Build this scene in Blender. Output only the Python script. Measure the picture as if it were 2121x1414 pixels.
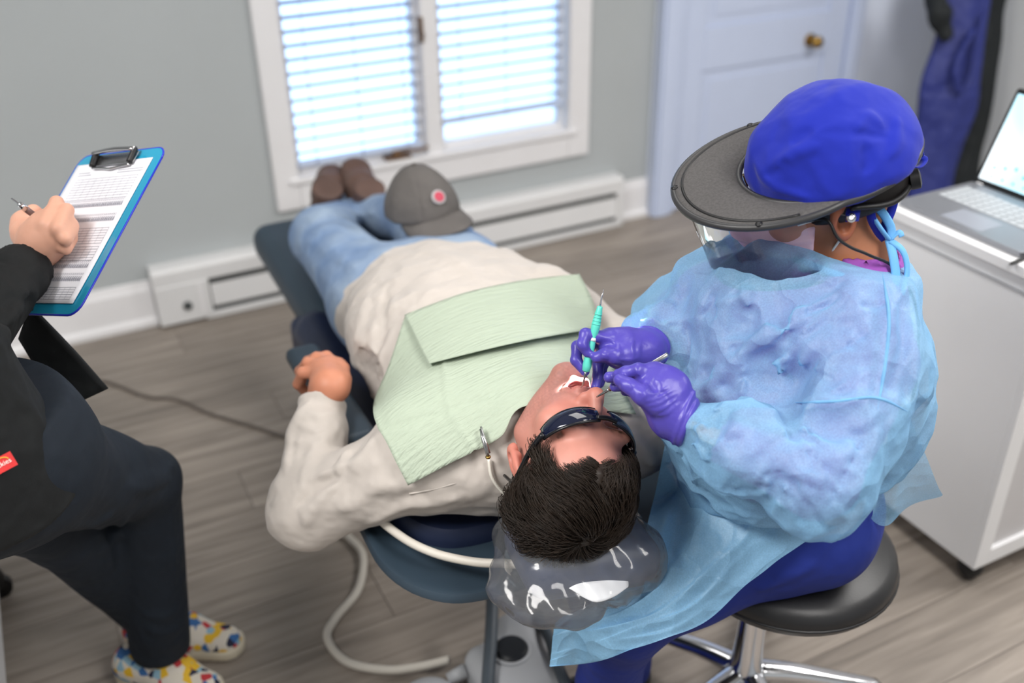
import bpy, bmesh, math, random
import numpy as np
from mathutils import Vector, Matrix
random.seed(7); RNG = np.random.default_rng(11)
for o in list(bpy.data.objects): bpy.data.objects.remove(o)
SC = bpy.context.scene
COL = SC.collection
# ------------------------------------------------------------------ camera
FPX, CX, CY = 2062.0, 1060.5, 707.0
def nrm(a): a = np.array(a, float); return a / np.linalg.norm(a)
_D = nrm([59.5, 3590, FPX]); _W = np.array([4740., -1254, FPX]); _W = nrm(_W - _D * (_W @ _D)); _N = np.cross(_W, _D)
RW = np.array([_W, _N, -_D])          # camera axes (right, down, forward) -> room axes (x along window wall, y towards it, z up)
CAM = np.array([0, 0, 1.70])
def ray(u, v): return RW @ np.array([(u - CX) / FPX, (v - CY) / FPX, 1.0])
def at(u, v, d): return CAM + ray(u, v) * d                       # point at a distance d along the lens axis
def atz(u, v, z): r = ray(u, v); return CAM + r * ((z - CAM[2]) / r[2])
cd = bpy.data.cameras.new('camera'); cam = bpy.data.objects.new('camera', cd); COL.objects.link(cam)
cd.sensor_width = 36; cd.lens = FPX * 36 / 2121; cd.clip_start = .05
m = Matrix.Identity(4)
for i in range(3):
    m[i][0] = RW[i][0]; m[i][1] = -RW[i][1]; m[i][2] = -RW[i][2]; m[i][3] = CAM[i]
cam.matrix_world = m
cd.dof.use_dof = True; cd.dof.focus_distance = 1.45; cd.dof.aperture_fstop = 2.0
SC.camera = cam
try: SC.cycles.transparent_max_bounces = 32
except Exception: pass
# ------------------------------------------------------------------ light
SC.view_settings.view_transform = 'Standard'; SC.view_settings.look = 'None'
SC.view_settings.exposure = 0.36; SC.view_settings.gamma = 1.0; SC.view_settings.use_curve_mapping = False
wd = bpy.data.worlds.new('sky'); SC.world = wd; wd.use_nodes = True
bg = wd.node_tree.nodes['Background']; bg.inputs[0].default_value = (.50, .70, 1.0, 1); bg.inputs[1].default_value = 2.3
def area(name, loc, sx, sy, power, col=(1, 1, 1), rot=(0, 0, 0)):
    l = bpy.data.lights.new(name, 'AREA'); l.shape = 'RECTANGLE'; l.size = sx; l.size_y = sy; l.energy = power; l.color = col
    o = bpy.data.objects.new(name, l); o.location = loc; o.rotation_euler = rot; COL.objects.link(o); return o
CEIL = 2.5
PANELS = [(1.0, -.25), (1.0, 2.05), (2.75, .9), (-.9, .9)]
for i, (x, y) in enumerate(PANELS):
    area('ceiling_panel_lamp', (x, y, CEIL - .035), .56, 1.16, (27, 5, 42, 54)[i], (1, .975, .945))
# ------------------------------------------------------------------ helpers
def lin(r, g, b):
    f = lambda c: (c / 255 / 12.92) if c / 255 <= .04045 else ((c / 255 + .055) / 1.055) ** 2.4
    return (f(r), f(g), f(b), 1)
def nodes(name):
    m = bpy.data.materials.new(name); m.use_nodes = True
    nt = m.node_tree; return m, nt, nt.nodes['Principled BSDF'], nt.nodes['Material Output']
def mat(name, rgb, rough=.6, metal=0, var=0, vscale=8, bump=0, bscale=200, rgb2=None, sheen=0, coat=0, alpha=1, trans=0, ior=1.45,
        sss=0, stretch=(1, 1, 1), emit=0, attr=None, wrinkle=0, wscale=14, spec=None):
    m, nt, p, out = nodes(name); N, L = nt.nodes, nt.links
    p.inputs['Roughness'].default_value = rough; p.inputs['Metallic'].default_value = metal; p.inputs['IOR'].default_value = ior
    if spec is not None: p.inputs['Specular IOR Level'].default_value = spec
    c = lin(*rgb); p.inputs['Base Color'].default_value = c
    p.inputs['Sheen Weight'].default_value = sheen; p.inputs['Coat Weight'].default_value = coat
    p.inputs['Alpha'].default_value = alpha; p.inputs['Transmission Weight'].default_value = trans
    if sss:
        p.inputs['Subsurface Weight'].default_value = sss; p.inputs['Subsurface Radius'].default_value = (1, .35, .2); p.inputs['Subsurface Scale'].default_value = .006
    if emit: p.inputs['Emission Color'].default_value = c; p.inputs['Emission Strength'].default_value = emit
    tc = N.new('ShaderNodeTexCoord'); mp = N.new('ShaderNodeMapping'); mp.inputs['Scale'].default_value = stretch
    L.new(tc.outputs['Object'], mp.inputs[0])
    base = None
    if attr:
        a = N.new('ShaderNodeAttribute'); a.attribute_name = attr; base = a.outputs['Color']; L.new(base, p.inputs['Base Color'])
    if var or rgb2:
        n = N.new('ShaderNodeTexNoise'); n.inputs['Scale'].default_value = vscale; n.inputs['Detail'].default_value = 5; L.new(mp.outputs[0], n.inputs[0])
        mx = N.new('ShaderNodeMix'); mx.data_type = 'RGBA'
        rr = N.new('ShaderNodeMapRange'); rr.inputs[1].default_value = .35; rr.inputs[2].default_value = .65
        L.new(n.outputs[0], rr.inputs[0]); L.new(rr.outputs[0], mx.inputs[0])
        c2 = lin(*rgb2) if rgb2 else tuple(x * (1 - var) for x in c[:3]) + (1,)
        if base:
            mu = N.new('ShaderNodeMix'); mu.data_type = 'RGBA'; mu.blend_type = 'MULTIPLY'; mu.inputs[0].default_value = 1
            k = 1 - var; mx.inputs[6].default_value = (1, 1, 1, 1); mx.inputs[7].default_value = (k, k, k, 1)
            L.new(base, mu.inputs[6]); L.new(mx.outputs[2], mu.inputs[7]); L.new(mu.outputs[2], p.inputs['Base Color'])
        else:
            mx.inputs[6].default_value = c; mx.inputs[7].default_value = c2; L.new(mx.outputs[2], p.inputs['Base Color'])
    prev = None
    for amt, sc, det in ((wrinkle, wscale, 2), (bump, bscale, 3)):
        if amt:
            n2 = N.new('ShaderNodeTexNoise'); n2.inputs['Scale'].default_value = sc; n2.inputs['Detail'].default_value = det; L.new(mp.outputs[0], n2.inputs[0])
            b = N.new('ShaderNodeBump'); b.inputs['Strength'].default_value = min(1, amt); b.inputs['Distance'].default_value = .6 / sc
            L.new(n2.outputs[0], b.inputs['Height'])
            if prev: L.new(prev, b.inputs['Normal'])
            prev = b.outputs[0]
    if prev: L.new(prev, p.inputs['Normal'])
    return m
ORG = {}
def tag(o, label=None, cat=None, group=None, kind=None):
    if label: o['label'] = label
    if cat: o['category'] = cat
    if group: o['group'] = group
    if kind: o['kind'] = kind
    return o
def empty(name, loc, label=None, cat=None, group=None, kind=None):
    o = bpy.data.objects.new(name, None); COL.objects.link(o); o.location = [float(x) for x in loc]; o.empty_display_size = .05
    ORG[o] = np.array(loc, float); return tag(o, label, cat, group, kind)
def mesh_obj(name, V, F, material=None, parent=None, smooth=True, org=None, bevel=0, solid=0, angle=None, colors=None, subsurf=0):
    V = np.asarray(V, float)
    o0 = ORG[parent] if parent is not None else (np.array(org, float) if org is not None else np.array([V[:, 0].mean(), V[:, 1].mean(), V[:, 2].min()]))
    me = bpy.data.meshes.new(name)
    me.from_pydata((V - o0).tolist() if len(V) < 60000 else [], [], F if len(V) < 60000 else [])
    if len(V) >= 60000:
        F = np.asarray(F); me.vertices.add(len(V)); me.vertices.foreach_set('co', (V - o0).astype(np.float32).ravel())
        k = F.shape[1]; me.loops.add(F.size); me.loops.foreach_set('vertex_index', F.astype(np.int32).ravel())
        me.polygons.add(len(F)); me.polygons.foreach_set('loop_start', (np.arange(len(F)) * k).astype(np.int32))
        me.update(calc_edges=True); me.validate()
    if smooth: me.shade_smooth() if hasattr(me, 'shade_smooth') else me.polygons.foreach_set('use_smooth', [True] * len(me.polygons))
    if smooth and angle:
        me.set_sharp_from_angle(angle=math.radians(angle))
    if colors is not None:
        ca = me.attributes.new('col', 'FLOAT_COLOR', 'POINT'); ca.data.foreach_set('color', np.asarray(colors, np.float32).ravel())
    if material is not None: me.materials.append(material)
    o = bpy.data.objects.new(name, me); COL.objects.link(o); ORG[o] = o0
    if parent is not None: o.parent = parent
    else: o.location = [float(x) for x in o0]
    if subsurf: md = o.modifiers.new('sub', 'SUBSURF'); md.levels = subsurf; md.render_levels = subsurf
    if solid: md = o.modifiers.new('solid', 'SOLIDIFY'); md.thickness = solid; md.offset = 0
    if bevel: md = o.modifiers.new('bev', 'BEVEL'); md.width = bevel; md.segments = 3; md.limit_method = 'ANGLE'
    return o
class MB:
    def __init__(s): s.V = []; s.F = []
    def add(s, V, F):
        k = len(s.V); s.V += [tuple(map(float, v)) for v in V]; s.F += [tuple(int(i) + k for i in f) for f in F]; return s
    def box(s, c, size, M=None):
        c = np.array(c, float); h = np.array(size, float) / 2; M = np.eye(3) if M is None else np.asarray(M)
        P = [c + M @ (h * np.array([a, b, d])) for a in (-1, 1) for b in (-1, 1) for d in (-1, 1)]
        return s.add(P, [(0, 1, 3, 2), (4, 6, 7, 5), (0, 4, 5, 1), (2, 3, 7, 6), (0, 2, 6, 4), (1, 5, 7, 3)])
    def span(s, lo, hi): lo = np.array(lo, float); hi = np.array(hi, float); return s.box((lo + hi) / 2, hi - lo)
    def tube(s, pts, r, n=10, cap=True, flat=None, up=None):
        P = np.array(pts, float); R = np.full(len(P), r) if np.isscalar(r) else np.array(r, float)
        T = np.gradient(P, axis=0); T /= np.linalg.norm(T, axis=1)[:, None] + 1e-12
        a = np.array(up if up is not None else ([0, 0, 1] if abs(T[0][2]) < .9 else [1, 0, 0]), float)
        V = []; u = a - T[0] * (a @ T[0]); u /= np.linalg.norm(u)
        for i in range(len(P)):
            u = u - T[i] * (u @ T[i]); u /= np.linalg.norm(u) + 1e-12; w = np.cross(T[i], u)
            for k in range(n):
                t = 2 * math.pi * k / n; V.append(P[i] + R[i] * (math.cos(t) * u * (flat or 1) + math.sin(t) * w))
        F = [(i * n + k, i * n + (k + 1) % n, (i + 1) * n + (k + 1) % n, (i + 1) * n + k) for i in range(len(P) - 1) for k in range(n)]
        if cap: F += [tuple(range(n))[::-1], tuple((len(P) - 1) * n + k for k in range(n))]
        return s.add(V, F)
    def cyl(s, a, b, r, r2=None, n=20): return s.tube([a, b], [r, r if r2 is None else r2], n)
    def lathe(s, c, prof, n=28, M=None):
        M = np.eye(3) if M is None else np.asarray(M); c = np.array(c, float); V = []
        for (r, z) in prof:
            for k in range(n): t = 2 * math.pi * k / n; V.append(c + M @ np.array([r * math.cos(t), r * math.sin(t), z]))
        F = [(i * n + k, i * n + (k + 1) % n, (i + 1) * n + (k + 1) % n, (i + 1) * n + k) for i in range(len(prof) - 1) for k in range(n)]
        F += [tuple(range(n))[::-1], tuple((len(prof) - 1) * n + k for k in range(n))]
        return s.add(V, F)
    def prism(s, poly, d, cap=True):
        P = np.array(poly, float); n = len(P); d = np.array(d, float)
        return s.add(np.vstack([P, P + d]), [tuple(range(n))[::-1], tuple(range(n, 2 * n))] + [(i, (i + 1) % n, (i + 1) % n + n, i + n) for i in range(n)])
    def grid(s, G):
        G = np.asarray(G); a, b = G.shape[:2]
        return s.add(G.reshape(-1, 3), [(i * b + j, i * b + j + 1, (i + 1) * b + j + 1, (i + 1) * b + j) for i in range(a - 1) for j in range(b - 1)])
    def obj(s, name, material, parent=None, **k): return mesh_obj(name, s.V, s.F, material, parent, **k)
def spline(pts, n=40):
    P = np.array(pts, float); m = len(P)
    if m < 3: t = np.linspace(0, 1, n)[:, None]; return P[0] * (1 - t) + P[-1] * t
    Q = np.vstack([2 * P[0] - P[1], P, 2 * P[-1] - P[-2]]); out = []
    for x in np.linspace(0, m - 1 - 1e-9, n):
        i = int(x); t = x - i; a, b, c, d = Q[i:i + 4]
        out.append(.5 * (2 * b + (c - a) * t + (2 * a - 5 * b + 4 * c - d) * t * t + (3 * b - a - 3 * c + d) * t ** 3))
    return np.array(out)
def surf(ctrl, nu, nv):            # smooth surface through a small grid of control points
    C = np.array(ctrl, float)
    A = np.array([spline(r, nv) for r in C]); return np.array([spline(A[:, j], nu) for j in range(nv)]).transpose(1, 0, 2)
def copy_tree(o, parent=None):
    c = o.copy(); COL.objects.link(c); c.parent = parent; ORG[c] = ORG[o]
    for ch in o.children: copy_tree(ch, c)
    return c
# ------------------------------------------------------------------ implicit surfaces for bodies and cloth
def rc(a, b, ra, rb, flat=None):
    a = np.array(a, float); b = np.array(b, float); ba = b - a; L2 = ba @ ba + 1e-12
    if flat: fd = nrm(flat[0]); fs = flat[1]
    def f(p):
        q = p - a; h = np.clip(q @ ba / L2, 0, 1); v = q - h[:, None] * ba; r = ra + (rb - ra) * h
        if flat:
            v = v + (v @ fd * (1 / fs - 1))[:, None] * fd; return (np.sqrt((v * v).sum(1)) - r) * min(1, fs)
        return np.sqrt((v * v).sum(1)) - r
    return f
def el(c, r, M=None):
    c = np.array(c, float); r = np.array(r, float); M = None if M is None else np.asarray(M, float)
    def f(p):
        q = p - c
        if M is not None: q = q @ M
        q = q / r; k0 = np.sqrt((q * q).sum(1)); k1 = np.sqrt(((q / r) ** 2).sum(1)) + 1e-9
        return k0 * (k0 - 1) / k1
    return f
def bx(c, h, M=None, rad=.01):
    c = np.array(c, float); h = np.array(h, float) - rad; M = np.eye(3) if M is None else np.asarray(M, float)
    def f(p):
        q = np.abs((p - c) @ M) - h
        return np.sqrt((np.maximum(q, 0) ** 2).sum(1)) + np.minimum(q.max(1), 0) - rad
    return f
def plane(c, nv): c = np.array(c, float); nv = nrm(nv); return lambda p: (p - c) @ nv       # negative behind
def smin(a, b, k): h = np.clip(.5 + .5 * (b - a) / k, 0, 1); return b + (a - b) * h - k * h * (1 - h)
def smax(a, b, k): return -smin(-a, -b, k)
def U(fs, k):
    def f(p):
        d = fs[0](p)
        for g in fs[1:]:
            if isinstance(g, tuple): d = smin(d, g[0](p), g[1])
            else: d = smin(d, g(p), k)
        return d
    return f
def chain(pts, rs, k=.01, flat=None): return U([rc(pts[i], pts[i + 1], rs[i], rs[i + 1], flat) for i in range(len(pts) - 1)], k)
def noise3(p, s, seed=0):
    # cheap smooth pseudo noise: sum of rotated sines
    r = np.random.default_rng(seed); d = np.zeros(len(p))
    for i in range(7):
        w = r.normal(size=3); w = w / np.linalg.norm(w) * s * (0.7 + .9 * r.random()); d += np.sin(p @ w + r.random() * 6.28 + 1.3 * np.sin(p @ (r.normal(size=3) * s * .45)))
    return d / 3.2
def ridge(poly, w, amp, sharp=False):           # cloth fold: raised (amp>0) or sunk line along a polyline
    P = np.array(poly, float); lo = P.min(0) - 3 * w; hi = P.max(0) + 3 * w
    def f(p):
        out = np.zeros(len(p)); m = ((p > lo) & (p < hi)).all(1)
        if not m.any(): return out
        q = p[m]; best = np.full(len(q), 9.); tt = np.zeros(len(q)); n = len(P) - 1
        for i in range(n):
            a, b = P[i], P[i + 1]; ba = b - a; h = np.clip((q - a) @ ba / (ba @ ba + 1e-12), 0, 1); d = np.linalg.norm(q - a - h[:, None] * ba, axis=1)
            t = (i + h) / n; c = d < best; best = np.where(c, d, best); tt = np.where(c, t, tt)
        ww = w * (.45 + .55 * np.sin(np.pi * np.clip(tt, .03, .97)))
        g_ = np.exp(-1.7 * (np.sqrt((best / ww) ** 2 + .06) - .245)) if sharp else np.exp(-(best / ww) ** 2)
        out[m] = amp * g_ * np.clip(np.minimum(tt, 1 - tt) * 6 + .15, 0, 1); return out
    return f
def hit(fn, u, v, d0=.8, d1=3.6):
    r = ray(u, v); L = np.linalg.norm(r); t = d0
    for i in range(160):
        s = fn((CAM + r * t)[None])[0]
        if s < .0006: break
        t += max(.0006, s * .7) / L
        if t > d1: return None
    return CAM + r * t
def hitN(fn, UV, d0=.9, d1=3.6, raw=False):
    UV = np.asarray(UV, float).reshape(-1, 2); R = np.column_stack([(UV[:, 0] - CX) / FPX, (UV[:, 1] - CY) / FPX, np.ones(len(UV))]) @ RW.T
    L = np.linalg.norm(R, axis=1); t = np.full(len(R), float(d0)); act = np.arange(len(R))
    for i in range(160):
        s = fn(CAM + R[act] * t[act][:, None]); go = s >= .0006; act = act[go]
        if not len(act): break
        t[act] += np.maximum(.0008, s[go] * .75) / L[act]; act = act[t[act] < d1]
        if not len(act): break
    P = CAM + R * np.minimum(t, d1)[:, None]
    return (P, t < d1) if raw else P
def hits(fn, pts, d0=.8):
    P, ok = hitN(fn, pts, d0, 3.6, True); return list(P[ok])
def polygonise(fn, lo, hi, vox, margin=1.5, proj=2):
    lo = np.array(lo, float); hi = np.array(hi, float); S = 4
    nb = np.ceil((hi - lo) / (vox * S)).astype(int); bl = vox * S
    ijk = np.stack(np.meshgrid(*[np.arange(k) for k in nb], indexing='ij'), -1).reshape(-1, 3)
    def ev(p):
        out = np.empty(len(p))
        for i in range(0, len(p), 400000): out[i:i + 400000] = fn(p[i:i + 400000])
        return out
    dc = ev(lo + (ijk + .5) * bl); act = (np.abs(dc) < bl * .87 * margin + .002).reshape(nb)
    F = np.repeat(np.repeat(np.repeat(np.where(dc > 0, 1., -1.).reshape(nb), S, 0), S, 1), S, 2)
    n = np.array(F.shape) + 1
    G = np.pad(F, ((0, 1),) * 3, mode='edge')
    A = np.repeat(np.repeat(np.repeat(act, S, 0), S, 1), S, 2)
    M = np.zeros(n, bool)
    for dx in (0, 1):
        for dy in (0, 1):
            for dz in (0, 1): M[dx:dx + F.shape[0], dy:dy + F.shape[1], dz:dz + F.shape[2]] |= A
    idx = np.argwhere(M); G[M] = ev(lo + idx * vox)
    # close off at the border
    G[0] = np.maximum(G[0], 1e-4); G[-1] = np.maximum(G[-1], 1e-4); G[:, 0] = np.maximum(G[:, 0], 1e-4); G[:, -1] = np.maximum(G[:, -1], 1e-4); G[:, :, 0] = np.maximum(G[:, :, 0], 1e-4); G[:, :, -1] = np.maximum(G[:, :, -1], 1e-4)
    I = G < 0; c = np.zeros(F.shape, np.int8)
    for dx in (0, 1):
        for dy in (0, 1):
            for dz in (0, 1): c += I[dx:dx + F.shape[0], dy:dy + F.shape[1], dz:dz + F.shape[2]]
    cells = np.argwhere((c > 0) & (c < 8)); num = np.full(F.shape, -1, np.int64); num[tuple(cells.T)] = np.arange(len(cells))
    acc = np.zeros((len(cells), 3)); cnt = np.zeros(len(cells))
    for ax in range(3):
        o1, o2 = [a for a in range(3) if a != ax]
        for s1 in (0, 1):
            for s2 in (0, 1):
                a = cells.copy(); a[:, o1] += s1; a[:, o2] += s2; b = a.copy(); b[:, ax] += 1
                fa = G[tuple(a.T)]; fb = G[tuple(b.T)]; k = (fa < 0) != (fb < 0)
                t = fa[k] / (fa[k] - fb[k]); q = a[k].astype(float); q[:, ax] += t; acc[k] += q; cnt[k] += 1
    V = lo + acc / cnt[:, None] * vox
    quads = []
    for ax in range(3):
        o1, o2 = (ax + 1) % 3, (ax + 2) % 3
        sl = [slice(None)] * 3; sl[ax] = slice(0, n[ax] - 1); sh = [slice(None)] * 3; sh[ax] = slice(1, n[ax])
        sg = I[tuple(sl)] != I[tuple(sh)]; e = np.argwhere(sg)
        e = e[(e[:, o1] > 0) & (e[:, o2] > 0) & (e[:, o1] < n[o1] - 1) & (e[:, o2] < n[o2] - 1)]
        cs = []
        for d1, d2 in ((-1, -1), (0, -1), (0, 0), (-1, 0)):
            q = e.copy(); q[:, o1] += d1; q[:, o2] += d2; cs.append(num[tuple(q.T)])
        qd = np.stack(cs, 1); ins = I[tuple(e.T)]; qd[~ins] = qd[~ins][:, ::-1]; quads.append(qd)
    Q = np.vstack(quads); Q = Q[(Q >= 0).all(1)]
    for it in range(proj):
        h = vox * .35; d = ev(V); g = np.stack([ev(V + np.eye(3)[k] * h) - d for k in range(3)], 1) / h
        gl = (g * g).sum(1); st = -(d / np.maximum(gl, .3))[:, None] * g
        l = np.linalg.norm(st, axis=1); st *= np.minimum(1, vox * .5 / (l + 1e-12))[:, None]; V = V + st * .8
    return V, Q
def sdf_obj(name, fn, lo, hi, vox, material, parent, colors=None, **k):
    V, Q = polygonise(fn, lo, hi, vox); cs = colors(V) if colors else None
    return mesh_obj(name, V, Q if len(V) >= 60000 else Q.tolist(), material, parent, colors=cs, **k)
# ------------------------------------------------------------------ room materials
M = {}
M['wall'] = mat('wall_paint', (176, 181, 183), .75, var=.03, vscale=3, bump=.04, bscale=300)
M['wallc'] = mat('cream_wall_paint', (206, 208, 208), .75, var=.03, vscale=3)
M['ceil'] = mat('ceiling_paint', (236, 235, 232), .8, var=.02)
M['trim'] = mat('trim_gloss_white', (232, 231, 233), .35, var=.02)
M['door'] = mat('door_window_blue', (200, 211, 236), .4, var=.02)  # white door; the blue light from the window is put into its colour
M['wallv'] = mat('closet_wall_brightened', (230, 238, 255), .7, var=.02)  # door colour brightened to make up for the shadow on this wall
M['heater'] = mat('heater_enamel', (222, 222, 223), .4, var=.02)
M['dark'] = mat('dark_gap', (70, 74, 74), .7, var=.1)
M['brass'] = mat('brass', (176, 140, 76), .25, 1, var=.1)
M['bronze'] = mat('bronze', (120, 92, 68), .4, .6, var=.1)
M['white'] = mat('white_laminate', (238, 238, 240), .4, var=.015)
M['black'] = mat('black_plastic', (24, 24, 26), .45, var=.15)
M['chrome'] = mat('chrome', (225, 226, 230), .12, 1, var=.03, bump=.02, bscale=60)
M['steel'] = mat('steel', (190, 190, 192), .25, 1, var=.06, vscale=40)
M['slat'] = None
def slat_material():
    m, nt, p, out = nodes('blind_slat'); N, L = nt.nodes, nt.links
    tr = N.new('ShaderNodeBsdfTranslucent'); tr.inputs[0].default_value = (.80, .86, .95, 1); mx = N.new('ShaderNodeMixShader'); mx.inputs[0].default_value = .15
    p.inputs['Base Color'].default_value = lin(205, 214, 232); p.inputs['Roughness'].default_value = .45  # white slats; their bluish backlit shade is put into the colour
    n = N.new('ShaderNodeTexNoise'); n.inputs['Scale'].default_value = 20; b = N.new('ShaderNodeBump'); b.inputs['Strength'].default_value = .05; L.new(n.outputs[0], b.inputs['Height']); L.new(b.outputs[0], p.inputs['Normal'])
    L.new(p.outputs[0], mx.inputs[1]); L.new(tr.outputs[0], mx.inputs[2]); L.new(mx.outputs[0], out.inputs[0]); return m
M['slat'] = slat_material()
def clear(name, tint=(1, 1, 1), op=.06, rough=.03, bump=0, bscale=30, refl=1.0, haze=(.9, .95, 1), ior=1.45):
    m, nt, p, out = nodes(name); N, L = nt.nodes, nt.links; N.remove(p)
    t = N.new('ShaderNodeBsdfTransparent'); t.inputs[0].default_value = (*tint, 1)
    g = N.new('ShaderNodeBsdfGlossy'); g.inputs['Roughness'].default_value = rough
    d = N.new('ShaderNodeBsdfDiffuse'); d.inputs[0].default_value = (*haze, 1); tl = N.new('ShaderNodeBsdfTranslucent'); tl.inputs[0].default_value = (*haze, 1)
    dm = N.new('ShaderNodeMixShader'); dm.inputs[0].default_value = .5; L.new(d.outputs[0], dm.inputs[1]); L.new(tl.outputs[0], dm.inputs[2])
    a = N.new('ShaderNodeMixShader'); a.inputs[0].default_value = op; L.new(t.outputs[0], a.inputs[1]); L.new(dm.outputs[0], a.inputs[2])
    fr = N.new('ShaderNodeFresnel'); fr.inputs[0].default_value = ior; mu = N.new('ShaderNodeMath'); mu.operation = 'MULTIPLY'; mu.inputs[1].default_value = refl; L.new(fr.outputs[0], mu.inputs[0])
    b2 = N.new('ShaderNodeMixShader'); L.new(mu.outputs[0], b2.inputs[0]); L.new(a.outputs[0], b2.inputs[1]); L.new(g.outputs[0], b2.inputs[2]); L.new(b2.outputs[0], out.inputs[0])
    n = N.new('ShaderNodeTexNoise'); n.inputs['Scale'].default_value = bscale; bp = N.new('ShaderNodeBump'); bp.inputs['Strength'].default_value = bump; bp.inputs['Distance'].default_value = .4 / bscale
    tc = N.new('ShaderNodeTexCoord'); L.new(tc.outputs['Object'], n.inputs[0]); L.new(n.outputs[0], bp.inputs['Height'])
    for s in (g, fr): L.new(bp.outputs[0], s.inputs['Normal'])
    return m
M['glass'] = clear('window_glass', (.97, .99, 1), .02)
def plank_material():
    m, nt, p, out = nodes('floor_plank'); N, L = nt.nodes, nt.links
    oi = N.new('ShaderNodeObjectInfo'); tc = N.new('ShaderNodeTexCoord'); mp = N.new('ShaderNodeMapping'); mp.inputs['Scale'].default_value = (1.6, 22, 1)
    ad = N.new('ShaderNodeVectorMath'); ad.operation = 'ADD'; cb = N.new('ShaderNodeCombineXYZ'); ml = N.new('ShaderNodeMath'); ml.operation = 'MULTIPLY'; ml.inputs[1].default_value = 37
    L.new(oi.outputs['Random'], ml.inputs[0]); L.new(ml.outputs[0], cb.inputs[0]); L.new(ml.outputs[0], cb.inputs[1]); L.new(tc.outputs['Object'], ad.inputs[0]); L.new(cb.outputs[0], ad.inputs[1]); L.new(ad.outputs[0], mp.inputs[0])
    n = N.new('ShaderNodeTexNoise'); n.inputs['Scale'].default_value = 1.6; n.inputs['Detail'].default_value = 7; n.inputs['Distortion'].default_value = .6; L.new(mp.outputs[0], n.inputs[0])
    cr = N.new('ShaderNodeValToRGB'); e = cr.color_ramp.elements; e[0].position = .3; e[0].color = lin(120, 111, 103); e[1].position = .72; e[1].color = lin(162, 152, 142); L.new(n.outputs[0], cr.inputs[0])
    hv = N.new('ShaderNodeHueSaturation'); mr = N.new('ShaderNodeMapRange'); mr.inputs[3].default_value = .9; mr.inputs[4].default_value = 1.1; L.new(oi.outputs['Random'], mr.inputs[0]); L.new(mr.outputs[0], hv.inputs['Value']); L.new(cr.outputs[0], hv.inputs['Color'])
    L.new(hv.outputs[0], p.inputs['Base Color']); p.inputs['Roughness'].default_value = .48
    b = N.new('ShaderNodeBump'); b.inputs['Strength'].default_value = .12; b.inputs['Distance'].default_value = .003; L.new(n.outputs[0], b.inputs['Height']); L.new(b.outputs[0], p.inputs['Normal'])
    return m
M['plank'] = plank_material()
# ------------------------------------------------------------------ floor, walls, ceiling
X0, X1, Y0, Y1 = -2.3, 3.90, -1.7, 3.38
fl = MB().span((X0, Y0, -.12), (X1, Y1 + .14, -.0015)).obj('floor', mat('floor_base', (112, 103, 97), .55, var=.15, vscale=5, stretch=(.3, 4, 1)), smooth=False); tag(fl, kind='structure')
PL, PW = 1.22, .182
pm = None; r = 0; y = .0
while y < Y1 - .01:
    x = -1.3 - [.0, .45, .83, .22, .64][r % 5]
    w = min(PW, Y1 - y)
    while x < 3.6:
        if pm is None or w < PW - 1e-6:
            o = MB().box((0, 0, 0), (PL - .0022, w - .0022, .012)).obj('plank', M['plank'], fl, smooth=False, org=(0, 0, 0), bevel=.0009)
            o.data.transform(Matrix.Translation(Vector(ORG[fl])))        # plank mesh is centred on its own origin
            if w == PW: pm = o
        else:
            o = pm.copy(); COL.objects.link(o)
        o.location = Vector((x + PL / 2, y + w / 2, -.006)) - Vector(ORG[fl]); x += PL
    y += PW; r += 1
WX0, WX1, WZ0, WZ1 = .79, 1.985, .40, 1.80
wb = MB().span((X0, Y1, 0), (WX0, Y1 + .14, CEIL)).span((WX1, Y1, 0), (X1, Y1 + .14, CEIL)).span((WX0, Y1, 0), (WX1, Y1 + .14, WZ0)).span((WX0, Y1, WZ1), (WX1, Y1 + .14, CEIL)).obj('wall_back', M['wall'], smooth=False); tag(wb, kind='structure')
for nm, lo, hi, mt in (('wall_left', (X0 - .1, Y0, 0), (X0, Y1 + .14, CEIL), 'wall'), ('wall_right', (X1, Y0, 0), (X1 + .1, Y1 + .14, CEIL), 'wallc'), ('wall_front', (X0, Y0 - .1, 0), (X1, Y0, CEIL), 'wall'), ('ceiling', (X0, Y0, CEIL), (X1, Y1 + .14, CEIL + .1), 'ceil'), ('wall_closet', (2.345, Y1 - .03, 0), (X1, Y1 + .02, CEIL), 'wallv')):
    tag(MB().span(lo, hi).obj(nm, M[mt], smooth=False), kind='structure')
def profile_x(prof, x0, x1): # closed y,z outline pulled along x
    return MB().prism([(x0, a, b) for a, b in prof], (x1 - x0, 0, 0))
bbp = [(Y1, 0), (Y1 - .03, 0), (Y1 - .03, .022), (Y1 - .016, .034), (Y1 - .016, .135), (Y1 - .008, .155), (Y1 - .006, .168), (Y1, .17)]
for nm, a, b in (('baseboard_left', X0, .268), ('baseboard_right', 2.19, 2.345)):
    tag(profile_x(bbp, a, b).obj(nm, M['trim'], smooth=False, bevel=.002), kind='structure')
# ------------------------------------------------------------------ window
win = empty('window_1', (1.39, Y1, WZ0), kind='structure')
yf = Y1 - .022
MB().span((.748, yf, .33), (.835, Y1 + .02, 1.86)).obj('casing', M['trim'], win, smooth=False, bevel=.006)
MB().span((1.945, yf, .33), (2.04, Y1 + .02, 1.86)).obj('casing', M['trim'], win, smooth=False, bevel=.006)
MB().span((.835, yf, 1.77), (1.945, Y1 + .02, 1.86)).obj('casing', M['trim'], win, smooth=False, bevel=.006)
MB().span((.835, yf, .33), (1.945, Y1 + .02, .425)).obj('casing', M['trim'], win, smooth=False, bevel=.006)
MB().span((.80, yf - .012, .425), (1.98, Y1 + .05, .447)).obj('sill', M['trim'], win, smooth=False, bevel=.006)
MB().span((1.338, Y1 - .012, .44), (1.402, Y1 + .1, 1.80)).obj('mullion', M['trim'], win, smooth=False, bevel=.006)
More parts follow.
